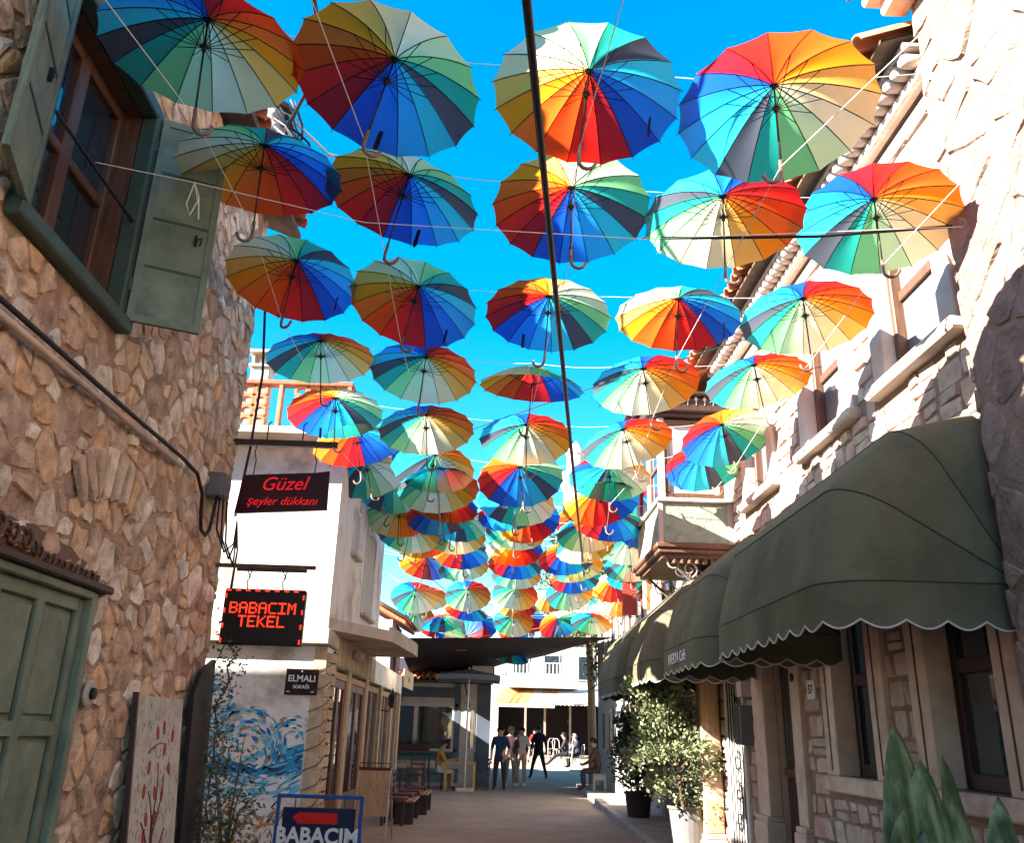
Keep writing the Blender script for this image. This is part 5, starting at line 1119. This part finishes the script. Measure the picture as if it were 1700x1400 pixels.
TU = [
(-1.83,4.15,5.6,-0.007,-0.066,0.998,0.208,-0.976,-0.063),
(-0.72,4.34,5.53,0.164,0.134,0.977,-0.67,0.742,0.011),
(0.5,4.43,5.58,0.098,0.083,0.992,0.62,0.774,-0.126),
(1.62,4.28,5.39,0.057,0.139,0.989,-0.912,-0.395,0.108),
(-1.78,5.34,5.6,0.007,-0.053,0.999,0.761,0.649,0.029),
(-0.74,5.59,5.57,0.178,0.025,0.984,-0.341,0.939,0.038),
(0.49,5.59,5.51,0.013,0.186,0.982,-0.448,0.879,-0.161),
(1.63,5.54,5.45,0.052,0.096,0.994,0.371,-0.926,0.07),
(2.79,5.56,5.49,0.099,0.201,0.974,-0.72,-0.662,0.21),
(-1.89,7,5.6,0.03,0.214,0.976,0.377,0.903,-0.209),
(-0.78,7.15,5.46,0.129,0.276,0.952,0.144,0.945,-0.294),
(0.44,7.32,5.5,0.06,0.159,0.985,-0.865,0.501,-0.029),
(1.68,7.37,5.55,0.081,0.073,0.994,0.787,0.607,-0.109),
(2.77,7.09,5.45,0.026,0.155,0.988,-0.28,-0.947,0.156),
(-1.98,8.73,5.6,-0.103,0.062,0.993,0.002,-0.998,0.062),
(-0.83,8.87,5.51,0.047,0.22,0.974,0.124,-0.969,0.213),
(0.37,8.98,5.47,0.059,-0.12,0.991,0.444,0.892,0.082),
(1.57,8.75,5.41,-0.06,0.213,0.975,0.117,-0.969,0.219),
(2.87,8.97,5.6,-0.072,0.174,0.982,-0.296,-0.944,0.146),
(-2.04,10.15,5.47,-0.101,0.215,0.971,-0.892,0.413,-0.184),
(-0.9,10.12,5.28,-0.091,0.212,0.973,0.171,-0.959,0.225),
(0.35,10.33,5.27,-0.01,0.265,0.964,0.023,-0.964,0.265),
(1.61,10.52,5.32,-0.181,0.253,0.95,-0.013,-0.967,0.255),
(2.91,10.61,5.46,-0.11,0.369,0.923,-0.95,0.233,-0.206),
(-1.91,11.05,5.36,-0.207,0.174,0.963,0.054,0.985,-0.167),
(-0.87,11.61,5.23,0.078,0.36,0.93,-0.449,-0.82,0.355),
(0.31,11.47,5.05,-0.076,0.429,0.9,-0.74,0.58,-0.339),
(1.62,11.94,5.26,0.05,0.301,0.952,-0.902,-0.395,0.173),
(2.94,11.84,5.46,-0.106,0.39,0.915,-0.951,0.231,-0.208),
(-1.95,12.37,5.34,-0.246,0.424,0.871,-0.601,-0.772,0.206),
(-0.85,12.12,5.05,-0.112,0.328,0.938,0.424,-0.838,0.343),
(0.33,12.73,5.05,0.099,0.361,0.927,-0.713,-0.624,0.319),
(1.53,12.58,5.05,-0.116,0.345,0.931,0.631,0.749,-0.199),
(-1.74,14.91,5.6,0.216,0.306,0.927,0.221,-0.94,0.259),
(-1.68,14.84,5.25,-0.059,0.37,0.927,0.93,-0.318,0.186),
(-0.94,14.3,5.19,-0.168,0.335,0.927,-0.961,0.156,-0.23),
(-0.7,15.4,5.32,0.124,0.354,0.927,-0.992,0.065,0.107),
(-1.57,15.94,5.19,0.084,0.365,0.927,-0.028,-0.929,0.368),
(-0.76,17.07,5.41,-0.052,0.371,0.927,0.11,-0.921,0.375),
(0.41,16.34,5.39,0.064,0.369,0.927,0.086,-0.928,0.363),
(1.67,15.4,5.2,-0.064,0.369,0.927,0.079,-0.924,0.373),
(1.73,16.25,5.57,0.107,0.359,0.927,-0.426,0.859,-0.284),
(2.98,16.6,5.54,0.05,0.371,0.927,-0.862,0.485,-0.147),
(-0.67,18.17,5.3,-0.058,0.37,0.927,-0.09,0.923,-0.374),
(-0.71,19.69,5.29,-0.106,0.359,0.927,-0.015,-0.933,0.36),
(0.42,17.57,5.3,0.027,0.374,0.927,0.953,0.271,-0.137),
(0.47,18.35,5.15,0.049,0.371,0.927,-0.479,0.824,-0.305),
(0.54,20.19,5.23,0.031,0.373,0.927,-0.022,-0.927,0.374),
(1.73,16.73,5.23,-0.135,0.349,0.927,0.428,-0.823,0.373),
(1.84,19.45,5.3,-0.159,0.339,0.927,-0.278,-0.917,0.287),
(1.87,20.19,5.16,-0.054,0.371,0.927,-0.418,0.835,-0.358),
(2.69,17.05,5.3,0.01,0.374,0.927,0.126,-0.92,0.37),
(3.01,19.11,5.3,0.021,0.374,0.927,-0.276,-0.889,0.365),
(3.21,20.13,5.26,0.026,0.374,0.927,-0.981,-0.169,0.096),
(-1.89,21.45,4.81,0.01,0.545,0.839,-0.159,-0.827,0.539),
(-0.62,21.96,4.96,-0.028,0.544,0.839,0.215,-0.816,0.536),
(0.59,21.91,5.02,0.116,0.532,0.839,0.454,-0.779,0.432),
(1.84,21.33,4.98,-0.06,0.541,0.839,-0.245,-0.822,0.513),
(3.01,21.78,5.27,-0.109,0.534,0.839,0.652,0.675,-0.345),
(-2.17,25.1,4.75,0.006,0.582,0.813,-0.169,-0.801,0.574),
(-1.62,26.64,4.75,0.032,0.615,0.788,-0.138,0.784,-0.606),
(-0.86,26.16,4.75,-0.091,0.609,0.788,0.653,0.633,-0.414),
(-0.39,26.63,4.75,0.071,0.612,0.788,0.739,0.498,-0.453),
(0.63,25.51,4.75,0.058,0.613,0.788,-0.016,-0.789,0.615),
(0.8,27.9,4.75,0.068,0.603,0.795,-0.104,0.797,-0.595),
(1.91,25.76,4.75,-0.175,0.59,0.788,-0.37,0.702,-0.608),
(3.2,27.8,5.15,-0.095,0.563,0.821,0.904,0.394,-0.166),
(3.27,24.93,5.3,-0.039,0.61,0.791,0.504,-0.672,0.543),
(1.98,26.2,4.62,-.80,.35,.48,.3,.9,.1),
(-.72,25.6,4.15,.25,.80,-.35,.9,-.2,.2),
(.62,27.2,3.95,.15,-.35,.92,.9,.1,0),
(-1.73075,13.8362,5.47986,0.07,0.48,0.87,-0.72,-0.70,0),
(-0.824064,13.8547,5.27714,0.12,0.23,0.87,0.98,0.18,0),
(0.242601,14.135,5.25088,-0.15,0.27,0.87,-0.98,0.19,0),
(1.91144,14.1126,5.10586,0.09,0.24,0.87,-0.18,0.98,0),
(2.43869,14.5014,5.50499,-0.09,0.26,0.87,-0.74,-0.67,0),
(-1.53931,17.4314,5.38652,0.01,0.40,0.87,0.99,-0.11,0),
(-1.54132,19.7525,5.2883,0.12,0.29,0.87,0.28,0.96,0),
(1.46617,17.7166,5.1728,-0.06,0.38,0.87,-0.64,0.77,0),
(0.624554,23.4703,4.95849,0.10,0.34,0.87,1.00,0.02,0),
(-0.663147,23.7637,4.81995,0.14,0.21,0.87,-0.40,0.92,0),
(-1.70858,22.9145,5.02571,-0.04,0.37,0.87,-0.00,-1.00,0),
(1.53271,23.1447,5.13431,-0.09,0.43,0.87,1.00,0.06,0),
(3.35943,23.2755,5.07418,0.01,0.43,0.87,0.90,-0.43,0),
(0.573879,15.5378,5.40089,-0.14,0.48,0.87,0.78,0.63,0),
(1.08852,26.9887,4.97133,-0.05,0.48,0.87,0.84,0.54,0),
(-1.38128,24.7534,4.61212,-0.13,0.24,0.87,-0.96,-0.28,0),
(2.84771,25.0292,4.76699,0.15,0.36,0.87,-0.37,-0.93,0)
]
HOOKS = []; APEX = []
for i, (x, y, z, ax, ay, az, bx, by, bz) in enumerate(TU):
    a = Vector((ax, ay, az)).normalized(); e = Vector((bx, by, bz)); e = (e - a * e.dot(a)).normalized(); f = a.cross(e)
    mat = Matrix(((e.x, f.x, a.x, x), (e.y, f.y, a.y, y), (e.z, f.z, a.z, z), (0, 0, 0, 1)))
    lab = {33: 'rainbow umbrella tipped sideways beside the corner house', 68: 'rainbow umbrella hanging on its side with orange inside toward the pole', 69: 'rainbow umbrella dangling sideways against the black tarpaulin', 70: 'rainbow umbrella lying on the edge of the black tarpaulin',
           0: 'rainbow umbrella hanging close beside the dark shuttered window', 4: 'rainbow umbrella touching the open green shutter', 8: 'rainbow umbrella against the corner of the rough stone house', 19: 'rainbow umbrella in front of the lattice brick parapet', 24: 'rainbow umbrella above the maroon neon sign', 23: 'rainbow umbrella hanging in front of the bay window, upper of two', 28: 'rainbow umbrella hanging in front of the bay window, lower of two'}.get(i, 'open rainbow umbrella hanging on cords above the street')
    u = thing('rainbow_umbrella', lab, 'umbrella', mat=mat, group='rainbow umbrellas strung above the street')
    for p in PAN: part('canopy_panel', p, None, u, world=False)
    if i < 24:
        for k in range(16): part('rib', RIB, None, u, world=False, mat=Matrix.Rotation(k * math.pi / 8, 4, 'Z'))
    else: part('rib_frame', FRAME, None, u, world=False)
    part('shaft', SH, None, u, world=False); part('ferrule', FE, None, u, world=False)
    # the hook opens roughly toward +X of the street
    hq = math.atan2(f.x, e.x) + R.uniform(-.5, .5) + (math.pi if R.random() < .3 else 0)
    part('handle', HK, None, u, world=False, mat=Matrix.Rotation(hq, 4, 'Z'))
    if i in (1, 2, 5, 6, 9, 10, 11, 12, 19): part('strap', STR, None, u, world=False, mat=Matrix.Rotation(-math.pi / 8 * 1.5, 4, 'Z'))
    HOOKS.append(Vector((x, y, z)) - a * .79); APEX.append(Vector((x, y, z)) + a * .05)
# cords: one across the street for every row, one along every column of handles
rows = [[0, 1, 2, 3], [4, 5, 6, 7, 8], [9, 10, 11, 12, 13], [14, 15, 16, 17, 18], [19, 20, 21, 22, 23], [24, 25, 26, 27, 28], [29, 30, 31, 32], [33, 35, 36], [34, 37, 39, 40, 42], [38, 45, 48, 51], [43, 46, 49, 52], [44, 47, 50, 53], [54, 55, 56, 57, 58], [59, 61, 63, 65, 67], [60, 62, 64, 66], [71, 72, 73, 74], [84, 75], [76, 78], [77], [81, 80, 79, 82, 83], [86, 87], [85], [69, 68]]
for r in rows:
    y = sum(APEX[i].y for i in r) / len(r); z = sum(APEX[i].z for i in r) / len(r)
    xl = -2.58 if y < 8.2 or y > 12.2 else -2.58
    pts = [Vector((-2.58, y + .05, z + .16))] + [APEX[i] for i in sorted(r, key=lambda k: APEX[k].x)] + [Vector((3.48 if y > 5.5 else 3.28, y + .05, z + .16))]
    out = []
    for p, q in zip(pts, pts[1:]):
        for k in range(5): t = k / 5; m = p.lerp(q, t); m.z -= .05 * math.sin(math.pi * t); out.append(m)
    out.append(pts[-1])
    whole('cross_cord', MB().tube(out, .0033, 5), m_cord, 'thin white cord strung across the street through a row of umbrellas', 'cord', 'cords across the street')
cols_ = [[0, 4, 9, 14, 19, 24, 29], [1, 5, 10, 15, 20, 25, 30], [2, 6, 11, 16, 21, 26, 31], [3, 7, 12, 17, 22, 27, 32], [8, 13, 18, 23, 28]]
st0 = [Vector((-2.2, 3.0, 5.1)), Vector((-1.0, 3.0, 4.9)), Vector((.55, 2.9, 4.9)), Vector((2.4, 3.0, 5.2)), Vector((3.2, 4.4, 5.3))]
for c, s in zip(cols_, st0):
    pts = [s] + [HOOKS[i] + Vector((0, 0, .1)) for i in c]
    whole('handle_cord', MB().tube(pts, .003, 5), m_cord, 'white cord tying one umbrella handle to the next along the street', 'cord', 'cords along the handles')
whole('cord_knot', MB().tube([(-2.05, 4.9, 4.95), (-2.02, 4.92, 4.82), (-2.06, 4.93, 4.72), (-2.09, 4.92, 4.80), (-2.05, 4.9, 4.95), (-2.01, 4.9, 4.85), (-1.99, 4.91, 4.68)], .0045, 5), m_cord, 'loose white cord end tied in a bow by the green shutter', 'cord')
whole('tied_cord', MB().tube([(-2.57, 4.62, 4.88), (-2.05, 4.9, 4.95), (-1.0, 5.35, 4.98), (1.0, 5.4, 4.96), (3.28, 5.3, 5.1)], .003, 5), m_cord, 'white cord stretched from the shuttered window to the rough stone house', 'cord')
# black cables
whole('street_cable', MB().tube([(-.03, 1.7, 3.97), (.03, 2.2, 4.0), (.84, 9.2, 4.40), (1.75, 17.0, 4.845), (3.28, 30.2, 5.6)], [.017, .017, .018, .02, .02], 8), m_rubber, 'thick black cable running overhead down the middle of the street', 'cable', smooth=True)
whole('wall_to_umbrella_cable', MB().tube([(1.08, 5.9, 5.28), (1.6, 5.6, 5.12), (2.3, 5.5, 5.10), (3.3, 5.45, 5.20)], .012, 8), m_rubber, 'black cable from the rough stone house to the second umbrella row', 'cable', smooth=True)
whole('diagonal_cable', MB().tube([(3.46, 8.8, 6.1), (1.2, 11.0, 6.05), (-.6, 13.5, 6.2), (-2.2, 16.0, 6.4)], .008, 6), m_rubber, 'thin black cable slanting over the street above the umbrellas', 'cable', smooth=True)
whole('eave_cable', MB().tube([(-1.25, 2.0, 6.6), (-1.45, 4.2, 6.75), (-1.6, 6.0, 7.0), (-2.3, 7.4, 7.25)], .02, 8), m_rubber, 'black cable running to the cable cluster on the stone house eave', 'cable', smooth=True)
for k, (p, q) in enumerate((((-2.0, 19.0, 5.2), (-.2, 26.0, 4.9)), ((-2.3, 17.4, 5.5), (.6, 30, 5.3)))):
    whole('service_wire', MB().tube([p, tuple(Vector(p).lerp(Vector(q), .5) - Vector((0, 0, .15))), q], .010, 6), m_rubber, 'thin sagging service wire beyond the corner house', 'wire', 'service wires beyond the corner house')
tg = thing('cable_cluster', 'white insulator head wrapped in a tangle of cables above the stone house', 'cable cluster', (-2.3, 7.15, 6.7))
part('post', MB().tube([(-2.35, 7.2, 6.6), (-2.33, 7.2, 7.35)], .05, 10), m_trimw, tg); part('insulator', MB().lathe([(.05, -.16), (.13, -.12), (.13, .02), (.07, .06), (.12, .1), (.10, .2), (.01, .24)], (-2.33, 7.14, 7.12), 14), m_trimw, tg, smooth=True)
part('cap', MB().lathe([(.14, .0), (.15, .05), (.02, .12)], (-2.31, 7.17, 7.36), 12), m_wood, tg)
for k in range(26):
    a = R.uniform(0, 6.28); pts = []; r0 = R.uniform(.10, .2)
    for q in range(9):
        t = q / 8; pts.append((-2.28 + r0 * math.cos(a + t * 4) * (1 + t * .4) + .28 * t * t, 7.2 + r0 * math.sin(a + t * 4), 7.42 - .72 * t + R.uniform(-.05, .05)))
    part('cable', MB().tube(pts, R.uniform(.006, .013), 5), (m_rubber, m_rubber, m_wood, m_steel)[k % 4], tg, smooth=True)
whole('stay_rope', MB().tube([(-2.2, 7.2, 7.35), (-1.92, 7.3, 7.12), (-1.8, 7.35, 7.02), (-.6, 7.6, 6.9)], .016, 6), m_cord, 'white stay rope with dark bindings running from the cable cluster', 'rope', smooth=True)

# ---------------------------------------------------------------- plants
def pot(loc, r, h, mat, label, cat='pot'):
    t = thing('plant_pot', label, cat, loc); part('body', MB().lathe([(r * .78, 0), (r * .97, h * .93), (r * 1.05, h * .93), (r * 1.05, h), (r * .93, h), (r * .88, h * .88), (.01, h * .88)], n=24), mat, t, world=False, smooth=False); return t
rng = random.Random(77)
pot((3.02, 14.0, .118), .31, .52, m_pot, 'round zinc grey pot holding the sunlit conifer')
def shrub(name, label, base, z0, z1, rad, n, mat, lean, seed, size=.05):
    rg = random.Random(seed); t = thing(name, label, 'shrub', base); x, y, _ = base; tr = MB(); cl_ = []
    for k in range(150):
        u = rg.random() ** .8; zz = z0 + (z1 - z0) * u; prof = math.sin(min(1, u * 1.25 + .16) * math.pi * .86) ** .7; a = rg.uniform(0, 6.28); q = rg.uniform(.35, 1.08) * rad * prof
        p = Vector((x + lean * (u - .25) + q * math.cos(a), y + q * math.sin(a), zz + rg.uniform(-.05, .08))); cl_.append(p)
        if k < 40: c = Vector((x + lean * (u * .6 - .1), y, z0 + (zz - z0) * .55)); tr.tube([tuple(c), tuple(p)], [.012, .004], 5)
    tr.tube([base, (x + lean * .2, y, (z0 + z1) / 2), (x + lean * .6, y, z1 - .1)], [.035, .025, .008], 6); part('trunk', tr, m_bark, t)
    lv = MB()
    for p in cl_:
        o = Vector((p.x - x - lean * .2, p.y - y, (p.z - (z0 + z1) / 2) * .5 + .25)).normalized()
        for k in range(n // 150):
            d = (o + Vector((rg.gauss(0, .55), rg.gauss(0, .55), rg.gauss(.15, .5)))).normalized(); c = p + Vector((rg.gauss(0, .07), rg.gauss(0, .07), rg.gauss(0, .07))); s = d.cross(Vector((rg.gauss(0, 1), rg.gauss(0, 1), rg.gauss(0, 1)))).normalized(); L = size * rg.uniform(.7, 1.5)
            lv.add([c, c + d * L * .45 + s * L * .3, c + d * L, c + d * L * .45 - s * L * .3], [(0, 1, 2, 3)])
    part('crown', lv, mat, t, fix=False); return t
shrub('conifer_shrub', 'tall yellow green conifer bush growing from the zinc pot', (2.95, 14.0, .55), .58, 2.42, .70, 10500, m_leafy, -.58, 4, .058)
pot((2.97, 18.3, .118), .27, .45, m_potdk, 'dark pot standing behind the big conifer')
shrub('dark_shrub', 'darker green shrub in the pot behind the big conifer', (2.97, 18.3, .5), .5, 2.0, .50, 5000, m_leafdk, -.1, 8, .07)
pot((2.28, 4.95, .118), .22, .40, m_potdk, 'dark pot below the broad leaved plant')
sn = thing('snake_plant', 'snake plant with broad upright green blades in front of the stone windows', 'plant', (2.28, 4.95, .5))
def blade(x, y, z, H, W, lean, az, twist, tipc):
    n = 12; L = []; Rt = []; Cn = []
    d = Vector((math.cos(az), math.sin(az), 0)); fw = Vector((-math.sin(az), math.cos(az), 0))
    for k in range(n + 1):
        t = k / n; w_ = W * math.sin(math.pi * min(1, t * .86 + .14)) ** .6; c = Vector((x, y, z + H * t)) + d * lean * t * t * .4 + fw * lean * t * t; q = twist * t; s = d * math.cos(q) + fw * math.sin(q); nn = s.cross(Vector((0, 0, 1)))
        L.append(c - s * w_ / 2); Rt.append(c + s * w_ / 2); Cn.append(c + nn * w_ * .26)
    mb = MB(); vs = L + Cn + Rt; m = n + 1; f = [(k, k + 1, m + k + 1, m + k) for k in range(n)] + [(m + k, m + k + 1, 2 * m + k + 1, 2 * m + k) for k in range(n)]; mb.add(vs, f)
    bk_ = [Vector(v) + Vector((.004, .006, 0)) for v in vs]; mb.add(bk_, [tuple(reversed(q)) for q in f])
    o = len(vs)
    for k in range(n): mb.add([vs[k], vs[k + 1], bk_[k + 1], bk_[k]], [(0, 1, 2, 3)]); mb.add([vs[2 * m + k], vs[2 * m + k + 1], bk_[2 * m + k + 1], bk_[2 * m + k]], [(0, 1, 2, 3)])
    return mb
for (x, y, H, W, le, az, tw) in ((2.22, 4.95, 1.14, .185, .05, .15, .3), (2.31, 4.88, .96, .17, .03, -.1, .4), (2.52, 4.96, .99, .155, .06, .25, .5), (2.14, 4.90, .72, .15, -.08, .2, .2), (2.38, 5.08, .88, .16, .04, .6, -.3), (2.05, 4.92, .60, .12, -.25, .1, .3), (2.72, 4.95, .78, .13, .12, -.2, .4), (2.44, 4.82, .70, .14, .08, .3, .2), (2.28, 4.8, .62, .13, -.02, -.3, .2)):
    part('leaf', blade(2.28 + (x - 2.28) * .55, 4.95 + (y - 4.95) * .5, .48, H + .08, W * 1.85, le * 1.6 + (x - 2.28) * .2, az, tw, 0).xf(Matrix.Translation(((x - 2.28) * .40, 0, 0))), m_snake, sn, smooth=True)

# ---------------------------------------------------------------- people
SK = M('skin', (.42, .24, .16), .6, .05, 8, 0); SK2 = M('skin_tan', (.32, .17, .11), .6, .05, 8, 0)
def cm(n, c): return M('fabric_' + n, c, .9, .15, 6, .15, 30)
def person(key, loc, rz, label, top, legs, shoes, hair, cap=None, skin=SK, k=1.0):
    me, hr, ey = FIG[key]; t = thing('person', label, 'person', loc, math.radians(rz)); me = me.copy()
    for q, m in enumerate((skin, top, legs, shoes)): me.materials[q] = m
    sm = Matrix.Scale(k, 4)
    part('body', me, None, t, world=False, mat=sm); hr = hr.copy(); hr.materials.clear(); hr.materials.append(hair); part('cap' if cap else 'hair', hr, None, t, world=False, mat=sm); part('eyes', ey, None, t, world=False, mat=sm)
    return t
HB = M('hair_black', (.012, .009, .008), .6, .1, 9, 0); HG = M('hair_grey', (.30, .29, .28), .7, .1, 9, 0); SHb = M('shoe_dark', (.02, .015, .015), .5); SHw = M('shoe_light', (.5, .46, .42), .5)
dkj = cm('denim', (.022, .022, .032)); blk = cm('black', (.009, .009, .011))
person('blue', (.38, 27.2, 0), 172, 'person in a dark blue T-shirt and dark jeans standing by the cafe corner', cm('blue', (.010, .028, .06)), dkj, SHb, HB)
person('cap', (.72, 28.6, gz(28.6)), 190, 'person in a white cap and dark top standing between two others', cm('floral', (.06, .03, .035)), cm('grey', (.2, .17, .15)), SHw, m_blind, cap=True)
person('grey', (1.06, 28.8, gz(28.8)), 165, 'person in a light grey T-shirt and beige trousers raising a hand to the face', cm('ltgrey', (.50, .49, .47)), cm('beige', (.34, .25, .18)), SHw, HB)
person('black', (1.78, 32.0, gz(32)), 20, 'person dressed all in black striding away down the street', blk, blk, SHb, HB)
person('stool', (3.12, 25.9, .118), 78, 'person in a maroon jacket sitting on a grey stool', cm('maroon', (.045, .02, .02)), cm('brown', (.022, .014, .016)), SHb, HB, skin=SK2, k=1.04)
person('table', (-1.42, 26.75, 0), -80, 'person in a yellow shirt and pale shorts sitting at the cafe table', cm('yellow', (.36, .17, .03)), cm('white', (.5, .42, .36)), SHb, HB, skin=SK2)
person('redsit', (2.35, 45.2, gz(45.2)), 160, 'person in a bright red top sitting under the far awning', cm('red', (.62, .02, .02)), dkj, SHb, HB)
person('lounge', (3.25, 37.5, gz(37.5) + .06), 80, 'person in dark clothes leaning back with legs stretched out', cm('dkgreen', (.03, .03, .028)), blk, SHb, HB)
person('lounge2', (3.75, 38.2, gz(38.2)), 100, 'grey haired person sitting beside the one with stretched legs', cm('navy', (.03, .03, .05)), blk, SHb, HG)
sl = thing('plastic_stool', 'grey plastic stool under the person in the maroon jacket', 'stool', (3.12, 25.9, .118)); part('seat', MB().box(-.19, .19, -.19, .19, .42, .46, b=.015), m_greypl, sl, world=False)
for sx in (-1, 1):
    for sy in (-1, 1): part('leg', MB().add([(sx * .19, sy * .19, 0), (sx * .13, sy * .19, 0), (sx * .13, sy * .13, 0), (sx * .19, sy * .13, 0), (sx * .17, sy * .17, .42), (sx * .11, sy * .17, .42), (sx * .11, sy * .11, .42), (sx * .17, sy * .11, .42)], [(0, 1, 2, 3), (4, 5, 6, 7), (0, 1, 5, 4), (1, 2, 6, 5), (2, 3, 7, 6), (3, 0, 4, 7)]), m_greypl, sl, world=False)
part('apron', MB().box(-.17, .17, -.17, -.15, .30, .42).box(-.17, .17, .15, .17, .30, .42), m_greypl, sl, world=False)
def wire_chair(loc, rz):
    near = loc[1] < 40
    c = thing('wire_chair', 'white metal chair on the low step, under a seated person' if near else 'white metal cafe chair under the far awning', 'chair', loc, rz, 'white chairs on the low step' if near else 'white chairs at the far shop'); part('seat', MB().lathe([(.2, .43), (.2, .46), (.01, .46)], n=14), m_trimw, c, world=False)
    for sx in (-1, 1):
        for sy in (-1, 1): part('leg', MB().tube([(sx * .15, sy * .15, .44), (sx * .19, sy * .2, 0)], .015, 6), m_trimw, c, world=False)
    part('backrest', MB().tube([(-.18, -.17, .44), (-.19, -.22, .8), (-.1, -.23, .92), (.1, -.23, .92), (.19, -.22, .8), (.18, -.17, .44)], .015, 6), m_trimw, c, world=False)
for (x, y, a) in ((2.35, 45.2, 2.8), (3.0, 45.0, .5), (3.4, 44.6, -.6), (4.0, 45.3, 1.2), (3.25, 37.45, 1.4), (3.75, 38.2, 1.75)): wire_chair((x, y, gz(y)), a)
tb = table((2.9, 45.9, gz(45.9)), 'dark cafe table among the white chairs at the far shop', m_wooddk)
whole('low_platform', MB().box(2.3, 4.2, 36.7, 38.9, .18, .275, b=.02), m_slab, 'low dark step on the street under the two seated people', 'platform')
